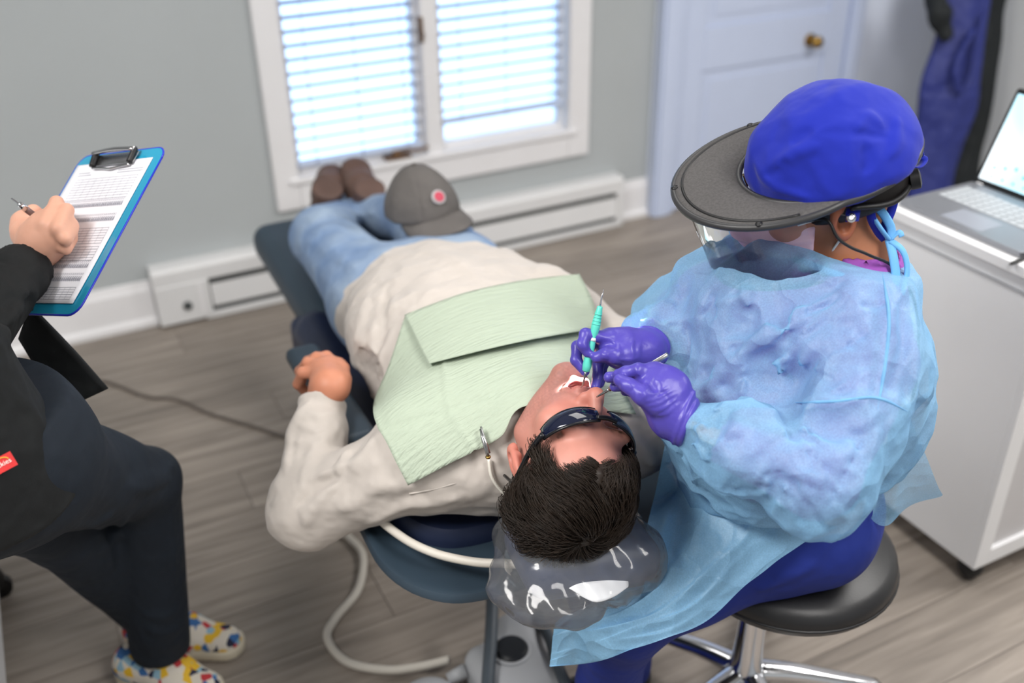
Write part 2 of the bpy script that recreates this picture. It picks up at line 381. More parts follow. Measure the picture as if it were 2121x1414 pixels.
for a, b in ((.835, 1.338), (1.402, 1.945)):
    s = MB().span((a, Y1 + .02, .44), (a + .022, Y1 + .075, 1.79)).span((b - .022, Y1 + .02, .44), (b, Y1 + .075, 1.79)).span((a + .022, Y1 + .02, .44), (b - .022, Y1 + .075, .468)).span((a + .022, Y1 + .02, 1.75), (b - .022, Y1 + .075, 1.79)).obj('sash', M['trim'], win, smooth=False, bevel=.004)
    MB().span((a + .018, Y1 + .046, .46), (b - .018, Y1 + .05, 1.76)).obj('glass_pane', M['glass'], s, smooth=False)
cr = MB().span((1.17, Y1 - .02, .448), (1.27, Y1 + .02, .462)).lathe((1.215, Y1 - .005, .462), [(.02, 0), (.02, .012), (.012, .02)]).obj('crank_base', M['bronze'], win, bevel=.003, angle=40)
MB().tube(spline([(1.215, Y1 - .01, .476), (1.25, Y1 - .03, .484), (1.30, Y1 - .035, .478), (1.33, Y1 - .035, .486)], 16), .006).obj('crank_handle', M['bronze'], cr)
MB().span((1.331, Y1 - .022, .86), (1.345, Y1 + .0, .95)).span((1.333, Y1 - .035, .885), (1.343, Y1 - .012, .90)).obj('latch', M['bronze'], win, smooth=False, bevel=.003)
for a, b, z0, lab in ((.845, 1.328, .475, 'white slatted blind lowered fully in the left pane, beside the brown boots'), (1.41, 1.935, .545, 'white slatted blind in the right pane, stopping short of the sill')):
    bl = empty('window_blind', ((a + b) / 2, Y1 + .012, z0), lab, 'blind')
    MB().span((a, Y1 - .008, z0), (b, Y1 + .036, z0 + .016)).obj('bottom_rail', M['slat'], bl, smooth=False, bevel=.004)
    MB().span((a, Y1 - .012, 1.70), (b, Y1 + .04, 1.755)).obj('head_rail', M['slat'], bl, smooth=False, bevel=.004)
    z = z0 + .05; s0 = None
    while z < 1.69:
        if s0 is None:
            ang = math.radians(-26); pts = []
            V = []; 
            for i in range(5):
                t = (i / 4 - .5) * .05; V.append((t * math.cos(ang), t * math.sin(ang) + .004 * (1 - (2 * i / 4 - 1) ** 2)))
            s0 = profile_x([(Y1 + .013 + q[0], z + q[1]) for q in V] + [(Y1 + .013 + q[0], z + q[1] - .0028) for q in V[::-1]], a + .004, b - .004).obj('slat', M['slat'], bl, smooth=False); zs = z
        else:
            c = s0.copy(); COL.objects.link(c); c.parent = bl; c.location = (0, 0, z - zs)
        z += .047
    for fx in (.14, .5, .86):
        x = a + (b - a) * fx; MB().tube([(x, Y1 - .012, z0), (x, Y1 - .012, 1.7)], .0016, 6).obj('cord', M['slat'], bl)
# ------------------------------------------------------------------ baseboard heater
ht = empty('baseboard_heater', (1.22, Y1 - .04, 0), 'long white electric baseboard heater under the window', 'heater')
hx0, hx1, hd = .27, 2.185, .072
profile_x([(Y1 - .001, .008), (Y1 - .02, .008), (Y1 - .02, .2), (Y1 - .001, .2)], hx0, hx1).obj('back_plate', M['heater'], ht, smooth=False)
profile_x([(Y1 - .001, .222), (Y1 - hd + .012, .222), (Y1 - hd, .208), (Y1 - hd, .158), (Y1 - hd + .004, .158), (Y1 - hd + .005, .204), (Y1 - hd + .014, .215), (Y1 - .001, .215)], hx0, hx1).obj('top_cover', M['heater'], ht, smooth=False, bevel=.002)
profile_x([(Y1 - hd, .05), (Y1 - hd + .004, .048), (Y1 - hd + .012, .132), (Y1 - hd + .008, .134)], hx0 + .19, hx1 - .03).obj('front_panel', M['heater'], ht, smooth=False, bevel=.001)
profile_x([(Y1 - .021, .02), (Y1 - hd + .02, .02), (Y1 - hd + .02, .19), (Y1 - .021, .19)], hx0 + .01, hx1 - .01).obj('slot_shade_block', M['dark'], ht, smooth=False)  # dark block filling the casing, paints the shade seen through the slots
profile_x([(Y1 - .02, .006), (Y1 - hd, .004), (Y1 - hd, .026), (Y1 - hd + .005, .028), (Y1 - .02, .014)], hx0 + .16, hx1).obj('bottom_lip', M['heater'], ht, smooth=False, bevel=.001)
cb_ = profile_x([(Y1 - .02, .012), (Y1 - hd - .003, .012), (Y1 - hd - .003, .158), (Y1 - .02, .2)], hx0, hx0 + .185).obj('control_box', M['heater'], ht, smooth=False, bevel=.004)
MB().lathe((hx0 + .1, Y1 - hd - .003, .075), [(.016, 0), (.015, .008), (.006, .012)], M=np.array([[1, 0, 0], [0, 0, -1], [0, 1, 0]])).obj('knob', M['dark'], cb_, angle=40)
MB().span((hx0 + .145, Y1 - hd - .005, .03), (hx0 + .16, Y1 - hd, .15)).obj('seam', M['trim'], cb_, smooth=False)
profile_x([(Y1 - .02, .012), (Y1 - hd - .003, .012), (Y1 - hd - .003, .158), (Y1 - .02, .2)], hx1 - .03, hx1).obj('end_cap', M['heater'], ht, smooth=False, bevel=.004)
# ------------------------------------------------------------------ closet door
YD = Y1 - .03
dr = empty('door_1', (2.9, YD, 0), kind='structure')
for a, b in ((2.345, 2.455), (3.345, 3.42)):
    MB().span((a, YD - .03, 0), (b, YD + .01, 2.1)).span((a + .012, YD - .04, 0), (b - .03, YD - .028, 2.1)).obj('casing', M['door'], dr, smooth=False, bevel=.005)
MB().span((2.455, YD - .03, 2.02), (3.345, YD + .01, 2.1)).obj('casing', M['door'], dr, smooth=False, bevel=.005)
dl = MB()
dx0, dx1 = 2.46, 3.335
def dbox(x0, x1, z0, z1): dl.span((x0, YD - .012, z0), (x1, YD + .02, z1))
dbox(dx0, dx0 + .11, .01, 2.02); dbox(dx1 - .11, dx1, .01, 2.02)
for z0, z1 in ((.01, .22), (.60, .78), (1.3, 1.42), (1.9, 2.02)): dbox(dx0 + .11, dx1 - .11, z0, z1)
leaf = dl.obj('door_leaf', M['door'], dr, smooth=False, bevel=.004)
for z0, z1 in ((.22, .60), (.78, 1.3), (1.42, 1.9)):
    MB().span((dx0 + .11, YD - .002, z0), (dx1 - .11, YD + .018, z1)).span((dx0 + .15, YD - .007, z0 + .04), (dx1 - .15, YD, z1 - .04)).obj('panel', M['door'], leaf, smooth=False, bevel=.004)
KM = np.array([[1, 0, 0], [0, 0, -1], [0, 1, 0]])
kb = MB().lathe((3.13, YD - .012, .665), [(.028, 0), (.028, .006), (.012, .012), (.011, .03), (.022, .04), (.027, .052), (.022, .064), (.008, .069)], M=KM).obj('door_knob', M['brass'], dr, angle=50)
# ------------------------------------------------------------------ ceiling light panels
M['lens'] = mat('light_lens', (255, 252, 246), .5, emit=1.5, var=.01)
for i, (x, y) in enumerate(PANELS):
    e = empty('ceiling_light', (x, y, CEIL), 'square recessed ceiling light panel, ' + ['above the camera', 'above the reclined patient', 'above the white cart', 'above the standing assistant'][i], 'ceiling light')
    MB().span((x - .3, y - .6, CEIL - .012), (x - .285, y + .6, CEIL)).span((x + .285, y - .6, CEIL - .012), (x + .3, y + .6, CEIL)).span((x - .285, y - .6, CEIL - .012), (x + .285, y - .585, CEIL)).span((x - .285, y + .585, CEIL - .012), (x + .285, y + .6, CEIL)).obj('frame', M['white'], e, smooth=False)
    MB().span((x - .285, y - .585, CEIL - .008), (x + .285, y + .585, CEIL - .002)).obj('diffuser', M['lens'], e, smooth=False)
# ------------------------------------------------------------------ people: shared builders
SKIN = lambda rgb: np.array(lin(*rgb))
def head_fn(c, Mh, mouth=.0, ears=True, wide=1.0, female=False):
    """head in its own axes: x = own left, y = face, z = crown; mouth = how far the jaw hangs open (m)"""
    c = np.array(c, float); Mh = np.asarray(Mh, float); jz = -mouth
    parts = [el((0, -.014, .032), (.077 * wide, .099, .090)),
             (el((0, .028, -.038), (.063 * wide, .068, .078)), .03),
             (rc((-.054, .0, -.058 + jz * .4), (-.012, .076, -.107 + jz), .020, .017), .03), (rc((.054, .0, -.058 + jz * .4), (.012, .076, -.107 + jz), .020, .017), .03),
             (el((0, .080, -.108 + jz), (.022, .016, .015)), .015),
             (el((-.044, .058, -.022), (.024, .022, .02)), .025), (el((.044, .058, -.022), (.024, .022, .02)), .025),
             (el((-.03, .082, .022), (.028, .013, .010)), .015), (el((.03, .082, .022), (.028, .013, .010)), .015)]
    f0 = U(parts, .02)
    sock = [el((s * .032, .098, .001), (.019, .017, .012)) for s in (-1, 1)]
    lids = [el((s * .032, .0785, .001), (.0135, .0125, .0125)) for s in (-1, 1)]
    nose = U([rc((0, .090, .012), (0, .1145, -.026), .0075, .0108), el((0, .113, -.028), (.0115, .0115, .0098)), el((-.0125, .1005, -.033), (.0085, .011, .0075)), el((.0125, .1005, -.033), (.0085, .011, .0075))], .008)
    nost = [el((s * .0065, .106, -.0395), (.0036, .006, .004)) for s in (-1, 1)]
    lip1 = chain([(-.025, .083, -.066 + jz * .45), (-.010, .0955, -.0615), (0, .0965, -.063), (.010, .0955, -.0615), (.025, .083, -.066 + jz * .45)], [.0035, .0052, .0048, .0052, .0035], .006)
    lip2 = chain([(-.025, .083, -.066 + jz * .45), (-.010, .094, -.0745 + jz * .92), (.010, .094, -.0745 + jz * .92), (.025, .083, -.066 + jz * .45)], [.0035, .006, .006, .0035], .006)
    cav = el((0, .09, -.068 + jz * .5), (.021, .034, max(.0012, mouth * .5 + .0005)))
    def ear(s):
        ax = nrm([s * .9, -.42, 0]); Me = np.array([ax, nrm(np.cross([0, 0, 1], ax)), [0, 0, 1]]).T   # thin axis, fore-aft, up
        cc = np.array([s * .0815 * wide, -.018, -.004])
        sh = el(cc, (.0090, .0190, .034), Me); lob = el(cc + np.array([0, .006, -.026]), (.006, .009, .010))
        con = el(cc + ax * .007 + np.array([0, .003, -.003]), (.0075, .0095, .016), Me); sc = el(cc + ax * .0075 + np.array([0, -.003, .014]), (.0045, .008, .009), Me); tr = el(cc + np.array([0, .013, -.004]), (.0055, .005, .007))
        return lambda q: smin(smax(smax(smin(sh(q), lob(q), .008), -con(q), .004), -sc(q), .004), tr(q), .004)
    es = [ear(-1), ear(1)] if ears else []
    def f(p):
        q = (p - c) @ Mh; d = f0(q)
        for s in sock: d = smax(d, -s(q), .012)
        for s in lids: d = smin(d, s(q), .004)
        d = smin(d, nose(q), .012)
        for s in nost: d = smax(d, -s(q), .003)
        d = smin(d, lip1(q), .006); d = smin(d, lip2(q), .006); d = smax(d, -cav(q), .004)
        for e in es: d = smin(d, e(q), .006)
        return d
    return f
def skin_colors(c, Mh, base, lips, stub=0, brow=(40, 28, 22), mouth=0.):
    c = np.array(c, float); b = np.array(lin(*base)); lp = np.array(lin(*lips)); bw = np.array(lin(*brow))
    def g(V):
        q = (V - c) @ Mh; out = np.tile(b, (len(V), 1))
        def mixin(w, col): 
            w = np.clip(w, 0, 1)[:, None]; out[:] = out * (1 - w) + np.asarray(col) * w
        x, y, z = q.T
        red = b * np.array([1.02, .68, .62, 1])
        mixin(.55 * np.exp(-((x / .022) ** 2 + ((z + .032) / .018) ** 2)) * (y > .085), red)
        mixin(.45 * np.exp(-(((np.abs(x) - .045) / .025) ** 2 + ((z + .03) / .025) ** 2)) * (y > .03), red)
        mixin(.6 * (np.abs(x) > .0765) * (np.abs(z) < .05), red)
        if stub:
            w = np.clip((-.035 - z) / .03, 0, 1) * np.clip((y + .01) / .03, 0, 1) * np.clip((.155 + z) / .03, 0, 1)
            w2 = 1 - np.exp(-((x / .030) ** 2 + ((z + .068 - mouth * -.5) / .012) ** 2)) * 0; w = w * w2
            nz = .5 + .5 * noise3(q, 900, 3); mixin(stub * w * (.55 + .45 * nz), b * np.array([.42, .42, .47, 1]))
        lz = -.066 - mouth * .5; ww = np.exp(-(np.abs(x) / .023) ** 4) * np.exp(-(np.maximum(np.abs(z - lz) - .002 - mouth * .5, 0) / .0065) ** 2) * (y > .075); mixin(ww * .85, lp)
        if mouth: mixin(((np.abs(x) < .021) & (np.abs(z - lz) < mouth * .5 + .001) & (y < .093) & (y > .03)) * 1., lin(120, 40, 42))
        for s in (-1, 1):
            bz = .020 + .006 * (1 - ((np.abs(x) - .034) / .022) ** 2)
            mixin(.9 * np.exp(-((x * s - .034) / .022) ** 4) * np.exp(-((z - bz) / .0048) ** 2) * (y > .06) * (.6 + .4 * noise3(q, 700, 5)), bw)
        return out
    return g
def finger(pts, r0, r1, k=.004): 
    n = len(pts); return chain(pts, list(np.linspace(r0, r1, n)), k)
def strands(paths, r, cols=None, n=3):
    """thin tapered tubes for hair; paths: (N, m, 3)"""
    P = np.asarray(paths); N, m = P.shape[:2]
    T = np.gradient(P, axis=1); T /= np.linalg.norm(T, axis=2)[..., None] + 1e-12
    a = np.array([.31, .52, .79]); u = a - T * (T @ a)[..., None]; u /= np.linalg.norm(u, axis=2)[..., None] + 1e-12; w = np.cross(T, u)
    tap = np.linspace(1, .25, m)[None, :, None] * r
    V = np.stack([P + tap * (math.cos(2 * math.pi * k / n) * u + math.sin(2 * math.pi * k / n) * w) for k in range(n)], 2)   # N,m,n,3
    base = (np.arange(N) * m * n)[:, None, None]; i = np.arange(m - 1)[None, :, None]; k = np.arange(n)[None, None, :]
    k2 = (k + 1) % n
    F = np.stack([base + i * n + k, base + i * n + k2, base + (i + 1) * n + k2, base + (i + 1) * n + k], -1).reshape(-1, 4)
    return V.reshape(-1, 3), F
M['skinp'] = mat('skin_man', (205, 150, 128), .48, attr='col', sss=.12, bump=.12, bscale=900, var=.05, vscale=60)
M['sweater'] = mat('cream_knit', (192, 184, 177), .92, var=.05, vscale=9, bump=.25, bscale=900, sheen=.15, wrinkle=.35, wscale=16)
M['denim'] = mat('light_denim', (104, 130, 168), .85, rgb2=(146, 164, 186), vscale=7, bump=.25, bscale=700, wrinkle=.4, wscale=14)
M['hairp'] = mat('dark_brown_hair', (44, 34, 27), .5, var=.4, vscale=60, spec=.35)
M['boot'] = mat('brown_leather', (98, 76, 68), .55, var=.25, vscale=14, bump=.15, bscale=80)
M['sole'] = mat('boot_sole', (58, 44, 38), .7, var=.2)
# ------------------------------------------------------------------ patient
PH = np.array([.613, 1.044, .79]); PM = np.array([[.900, -.205, -.385], [.353, -.176, .919], [-.256, -.963, -.086]]).T
PM, _ = np.linalg.qr(PM); PM = PM * np.sign(np.diag(PM.T @ np.array([[.900, -.205, -.385], [.353, -.176, .919], [-.256, -.963, -.086]]).T))
JAW = .016
fh = head_fn(PH, PM, JAW)
hp = lambda x, y, z: PH + PM @ np.array([x, y, z])
NB = np.array([.635, 1.205, .745])
SR, SL = np.array([.462, 1.265, .715]), np.array([.815, 1.175, .715])
ER, WR = np.array([.283, 1.36, .60]), np.array([.372, 1.525, .715])
ELB, WL = np.array([.945, 1.40, .70]), np.array([.86, 1.56, .80])
neck = U([rc(hp(0, -.03, -.04), NB, .055, .062), rc(hp(0, .02, -.085), NB + np.array([.0, .03, .03]), .035, .05)], .03)
torso = U([rc((.64, 1.29, .715), (.675, 1.50, .715), .175, .19, ((0, 0, 1), .68)), (el((.712, 1.66, .72), (.222, .235, .112)), .08), (rc(NB, SR, .07, .072), .06), (rc(NB, SL, .07, .072), .06), (el((.72, 1.86, .665), (.205, .13, .115)), .06)], .06)
armR = chain([SR, ER, WR], [.068, .052, .034], .03); armL = chain([SL, ELB, WL], [.066, .052, .036], .03)
legR = [np.array([.63, 1.87, .665]), np.array([.603, 2.27, .69]), np.array([.775, 2.64, .575])]
legL = [np.array([.82, 1.86, .665]), np.array([.86, 2.24, .70]), np.array([.815, 2.65, .57])]
legs = U([rc(legR[0], legR[1], .095, .068), rc(legR[1], legR[2], .062, .044), rc(legL[0], legL[1], .095, .068), rc(legL[1], legL[2], .062, .044)], .03)
# relaxed right hand over the arm rest
def hand_right_patient():
    palm = U([rc(WR, at(684, 800, 1.80), .027, .027), rc(at(676, 798, 1.80), at(664, 768, 1.85), .025, .020), rc(at(694, 800, 1.80), at(694, 764, 1.86), .024, .019), rc(at(684, 800, 1.80), at(680, 765, 1.86), .026, .020)], .02)
    fs = []
    for i, (mcp, pip, dip, tip) in enumerate([((656, 772, 1.84), (628, 772, 1.85), (618, 795, 1.87), (630, 808, 1.885)), ((666, 760, 1.85), (638, 752, 1.87), (622, 768, 1.90), (626, 788, 1.915)), ((681, 754, 1.86), (656, 741, 1.885), (638, 748, 1.92), (636, 766, 1.94)), ((697, 756, 1.865), (676, 739, 1.89), (656, 740, 1.93), (650, 756, 1.95))]):
        fs.append(finger([at(*mcp), at(*pip), at(*dip), at(*tip)], .0125, .0090))
    th = finger([at(704, 806, 1.79), at(714, 784, 1.81), at(712, 762, 1.85), at(704, 750, 1.88)], .0125, .0090)
    return U([palm] + [(f, .006) for f in fs] + [(th, .008)], .008)
hnd = hand_right_patient()
body_f = U([neck, (torso, .04), (armR, .03), (armL, .03), (legs, .05)], .03)
def body_cut(p): return smin(body_f(p) + .012, 9 + 0 * body_f(p), .001)
pc = skin_colors(PH, PM, (196, 136, 122), (186, 104, 96), stub=.55, mouth=JAW)
fine = U([fh, (neck, .02)], .02)
V1, Q1 = polygonise(lambda p: smax(fine(p), plane((.63, 1.24, .7), (0, 1, 0))(p), .004), (.46, .85, .60), (.79, 1.27, .96), .0022)
V2, Q2 = polygonise(lambda p: body_f(p) + .014, (.17, 1.10, .46), (1.06, 2.78, .92), .012)
V3, Q3 = polygonise(hnd, (.26, 1.45, .62), (.48, 1.75, .82), .0022)
Vp = np.vstack([V1, V2, V3]); Qp = np.vstack([Q1, Q2 + len(V1), Q3 + len(V1) + len(V2)])
colp = pc(Vp); colp[len(V1) + len(V2):] = SKIN((198, 132, 104))
patient = mesh_obj('person', Vp, Qp, M['skinp'], None, org=(.7, 1.7, .55), colors=colp)
tag(patient, 'reclined person in cream sweatshirt and light jeans on the dental chair, mouth open', 'person')
# sweatshirt
seam = lambda pts, base: hits(base, pts)
sw0 = U([torso, (armR, .035), (armL, .03)], .04)
swo = lambda p: sw0(p) - .012
FOLDS = [([(640, 830), (600, 900), (592, 980)], .012, .006), ([(700, 880), (650, 940), (625, 1010)], .012, .007), ([(740, 960), (660, 1000), (610, 1050)], .014, -.006), ([(700, 1000), (640, 1060), (630, 1090)], .012, .007), ([(790, 900), (740, 960), (650, 990)], .015, .008),
         ([(860, 1000), (780, 1010), (700, 1060)], .016, .006), ([(950, 1030), (850, 1045), (760, 1085)], .014, .005), ([(1030, 1060), (920, 1060), (830, 1090)], .012, -.004), ([(720, 700), (710, 780), (730, 860)], .018, .008), ([(760, 620), (745, 720), (752, 820)], .018, .008), ([(800, 600), (790, 690), (775, 760)], .016, -.005),
         ([(630, 850), (660, 862), (695, 858)], .008, .004), ([(618, 880), (655, 893), (692, 885)], .008, .004), ([(608, 915), (650, 925), (690, 912)], .008, .005), ([(1300, 900), (1335, 930), (1350, 965)], .012, .006), ([(870, 520), (940, 540), (1020, 600)], .02, .004), ([(740, 880), (720, 930), (700, 985)], .01, .006), ([(690, 650), (700, 740), (722, 800)], .012, .006)]
fold_f = [ridge(hits(swo, p), w * .9, a * 1.6) for p, w, a in FOLDS if len(hits(swo, p)) > 1]
yoke = hits(swo, [(848, 1022), (900, 1012), (960, 995), (1030, 978), (1060, 972)])
collar_c = NB + np.array([-.01, -.005, .012]); cuff_n = nrm(WR - ER)
hem = plane((.72, 1.955, .7), (.05, 1, -.15)); cuffp = plane(WR - cuff_n * .012, cuff_n)
neckhole = U([rc(hp(0, -.03, -.04), NB + np.array([0, .02, .0]), .052, .057), rc(hp(0, .03, -.09), NB + np.array([0, .035, .03]), .033, .044)], .02)
def sweater_f(p):
    d = swo(p)
    for g in fold_f: d = d - g(p)
    d = d - .0035 * (1 - 1.6 * np.sqrt(noise3(p, 30, 21) ** 2 + .004)) - .0014 * noise3(p, 90, 8)
    cuffz = np.exp(-((cuffp(p) + .022) / .020) ** 2) * (np.linalg.norm(p - WR, axis=1) < .09)
    d = d + .004 * cuffz
    d = smax(d, hem(p), .01)
    near = np.linalg.norm(p - WR, axis=1) < .12
    d = np.where(near, smax(d, cuffp(p), .006), d)
    col = neckhole(p); d = smin(d, smax(np.abs(col - .006) - .0055, np.maximum(plane(NB + np.array([0, -.035, .0]), (0, -1, .25))(p), -plane(NB + np.array([0, .02, .0]), (0, -1, .25))(p)), .004), .012)
    return smax(d, -(col - .001), .006)
sdf_obj('sweatshirt', sweater_f, (.16, 1.07, .46), (1.06, 2.02, .93), .005, M['sweater'], patient)
if len(yoke) > 1: MB().tube(spline(yoke, 30), .0022, 6).obj('yoke_seam', M['sweater'], patient)
# jeans
jn0 = U([el((.72, 1.88, .665), (.205, .16, .115)), (legs, .05)], .04)
JF = [([(640, 500), (690, 520), (740, 560)], .016, .007), ([(632, 560), (690, 590), (720, 640)], .018, .007), ([(700, 450), (740, 470), (770, 500)], .012, .008), ([(690, 430), (735, 445), (780, 440)], .012, .008), ([(650, 480), (690, 470), (720, 480)], .015, .008), ([(660, 640), (680, 690), (700, 730)], .015, .006)]
jff = [ridge(h, w, a) for h, w, a in ((hits(lambda p: jn0(p) - .01, p), w, a) for p, w, a in JF) if len(h) > 1]
def jeans_f(p):
    d = jn0(p) - .012 - .003 * noise3(p, 30, 4)
    for g in jff: d = d - g(p)
    d = smax(d, plane(legR[2], legR[2] - legR[1])(p) - .01, .006); return smax(d, -plane((.72, 1.78, .7), (0, 1, 0))(p), .01)
sdf_obj('jeans', jeans_f, (.44, 1.74, .50), (1.02, 2.80, .88), .007, M['denim'], patient)
MB().tube(spline([legR[2] + .064 * (math.cos(t) * np.array([.9, -.38, 0]) + math.sin(t) * np.array([0, 0, 1.])) + np.array([.0, -.004, 0]) for t in np.linspace(0, 6.28, 13)], 40), .006, 8).obj('jeans_hem', M['denim'], patient)
# boots
for heel, toe, lab in ((at(676, 452, 2.86), at(690, 350, 3.00), 'l'), (at(765, 452, 2.84), at(733, 336, 2.98), 'r')):
    ax = nrm(toe - heel); bk = nrm(np.cross(ax, [1, 0, 0])); bk = bk if bk[1] > 0 else -bk; sd = np.cross(ax, bk)
    # the sole faces the window (bk), uppers face the camera
    Mb = np.array([sd, ax, -bk]).T
    up = U([rc(heel + ax * .03 - bk * .01, heel + ax * .12 - bk * .012, .042, .043, (bk, .95)), (rc(heel + ax * .10, toe - ax * .035 + bk * .004, .050, .047, (bk, .75)), .03), (rc(heel + ax * .02 - bk * .02, legR[2] * .5 + legL[2] * .5 if lab[0] == 'x' else heel + ax * .02 - bk * .10, .042, .044), .03)], .03)
    top = plane(heel - bk * .10, -bk)
    sdf_obj('boot', lambda p: smax(smax(up(p), top(p), .004), plane(heel + bk * .036, bk)(p), .004), heel - .2, heel + .24, .006, M['boot'], patient)
    sl = U([rc(heel + ax * .02 + bk * .04, heel + ax * .12 + bk * .04, .04, .044), rc(heel + ax * .12 + bk * .04, toe - ax * .03 + bk * .04, .046, .04)], .03)
    sdf_obj('boot_sole', lambda p: smax(sl(p), np.abs(plane(heel + bk * .042, bk)(p)) - .009, .003), heel - .2, heel + .24, .006, M['sole'], patient)
# teeth
tb = MB()
for row, zz, dy in ((0, -.0635, .0), (1, -.074 - JAW * .75, -.003)):
    for i in range(-4, 5):
        a = i * .21; r = .024; x = r * math.sin(a); y = .086 - r * (1 - math.cos(a)) * 1.5 + dy
        tb.box(hp(x, y - .004, zz), (.0062, .004, .0085), PM @ np.array([[math.cos(a), math.sin(a), 0], [-math.sin(a), math.cos(a), 0], [0, 0, 1]]))
tb.obj('teeth', mat('teeth', (238, 232, 220), .2, var=.04), patient, bevel=.0012, angle=40)
# hair: a close cap plus combed strands from the whorl
CR = np.array([.006, -.034, .113])                       # whorl in head axes
def hairline(q):                                       # >0 where hair grows
    x, y, z = q.T; ax = np.abs(x)
    front = .094 - .42 * np.maximum(y - .02, 0) ** 1 * 0 + .004 * np.cos(x * 60)
    hl = z - (.080 + .014 * np.exp(-((ax - .048) / .018) ** 2) - .004 * np.exp(-(x / .02) ** 2)) # forehead
    side = np.where(y < .034, .02, -.02) * 1.0
    g = np.where(y > .036, hl, np.where(y > .014, np.maximum(hl, z + .012), np.where(y > -.042, z - .030 - .2 * (y + .014), z + .050 + .9 * (y + .042))))
    return g
hair_in = el((0, -.014, .032), (.0775, .0995, .0905))
def hair_cap(p):
    q = (p - PH) @ PM; d = hair_in(q); thick = .0035 + .002 * np.clip((q[:, 2] - .02) / .08, 0, 1) + .001 * noise3(q, 55, 2) + .0016 * noise3(q * np.array([1, 2.4, 1]), 200, 6)
    g = hairline(q); return smax(d - np.clip(thick * np.clip(.25 + g / .03, .1, 1), .001, .03), -g, .008)
pcap = sdf_obj('hair', hair_cap, PH - .17, PH + .17, .003, M['hairp'], patient)
def hair_strands(N=12000, m=8):
    c0 = np.array([0, -.014, .032]); ar = np.array([.0775, .0995, .0905])
    d = RNG.normal(size=(N * 3, 3)); d /= np.linalg.norm(d, axis=1)[:, None]; root = c0 + d * ar
    root = root[hairline(root) > .0005][:N]; N = len(root); S = np.zeros((N, m, 3)); NV = np.zeros((N, m, 3)); cur = root.copy(); L = (.040 + .026 * RNG.random(N)) * np.clip(.28 + hairline(root) / .042, .28, 1)
    clump = np.stack([noise3(root, 62, 31), noise3(root, 62, 32), noise3(root, 62, 33)], 1); fr = np.clip((root[:, 1] - .01) / .05, 0, 1)[:, None]
    for i in range(m):
        nv = (cur - c0) / ar ** 2; nv /= np.linalg.norm(nv, axis=1)[:, None]; S[:, i] = cur; NV[:, i] = nv
        away = cur - CR; tw = np.cross(nv, away); t = away + .42 * tw; t /= np.linalg.norm(t, axis=1)[:, None] + 1e-9
        side = np.sign(cur[:, 0] + .006)[:, None] * np.array([1., 0, 0])
        t = t * (1 - .55 * fr) + fr * (side * .75 + np.array([0, .12, -.10])) + .55 * clump * np.linspace(.5, 1.3, m)[i] + RNG.normal(size=t.shape) * .07
        t -= nv * (t * nv).sum(1)[:, None]; t /= np.linalg.norm(t, axis=1)[:, None] + 1e-9
        cur = cur + t * (L / m)[:, None]; q = (cur - c0) / ar; cur = c0 + q / np.linalg.norm(q, axis=1)[:, None] * ar
    e_ = S[:, -1]; keep = ~((np.abs(e_[:, 0]) > .055) & (e_[:, 1] > -.05) & (e_[:, 1] < .022) & (e_[:, 2] < .026)); S, NV, root = S[keep], NV[keep], root[keep]; N = len(root)
    top = .55 + .6 * np.clip(root[:, 2] / .09, 0, 1); H = (.004 + .017 * RNG.random(N) ** .7) * top * (1 + .35 * noise3(root, 70, 35)); edge = np.clip(.35 + hairline(root) / .03, .35, 1)
    prof = np.sin(np.clip(np.linspace(0, 1.25, m), 0, 1.25) * 1.9) ** .7
    P = S + NV * (H * edge)[:, None, None] * prof[None, :, None]
    V, F = strands(P, .00085); return PH + V @ PM.T, F
V, F = hair_strands(); hs = mesh_obj('hair_strands', V, F, M['hairp'], pcap); tag(hs, kind='stuff')
# ------------------------------------------------------------------ dental chair
M['vinyl'] = mat('slate_vinyl', (50, 65, 78), .5, var=.08, vscale=6, bump=.06, bscale=300)
M['navyv'] = mat('navy_vinyl', (30, 40, 68), .45, var=.1, vscale=6, bump=.06, bscale=300)
M['gplast'] = mat('pale_grey_plastic', (176, 178, 182), .45, var=.05)
M['dplast'] = mat('dark_grey_plastic', (74, 82, 90), .5, var=.08)
M['hose'] = mat('cream_hose', (206, 200, 190), .45, var=.05)
M['bag'] = clear('clear_plastic_bag', (.985, .99, .995), .12, rough=.10, bump=.25, bscale=22, refl=.8, haze=(.86, .9, .96))
ch = empty('dental_chair', (.70, 1.75, 0), 'slate blue reclining dental chair under the reclined patient', 'dental chair')
def slab(outline, z0, z1, drop=0):     # outline list of x,y ; rounded slab built as implicit-like bevelled prism
    return MB().prism([(x, y, z0 + drop * (y - 1.05)) for x, y in outline], (0, 0, z1 - z0))
lo = [(.353, 1.29), (.354, 1.206), (.377, 1.137), (.421, 1.088), (.473, 1.068), (.545, 1.060)]
shape = [np.array(p) for p in spline([(.372, 1.62), (.36, 1.45)] + lo + [(.64, 1.056), (.735, 1.060), (.80, 1.068), (.855, 1.09), (.90, 1.14), (.922, 1.21), (.925, 1.29), (.925, 1.45), (.925, 1.62)], 60)[:, :2]] + [np.array((.92, 1.82)), np.array((.40, 1.82))]
cxy = np.array((.64, 1.42))
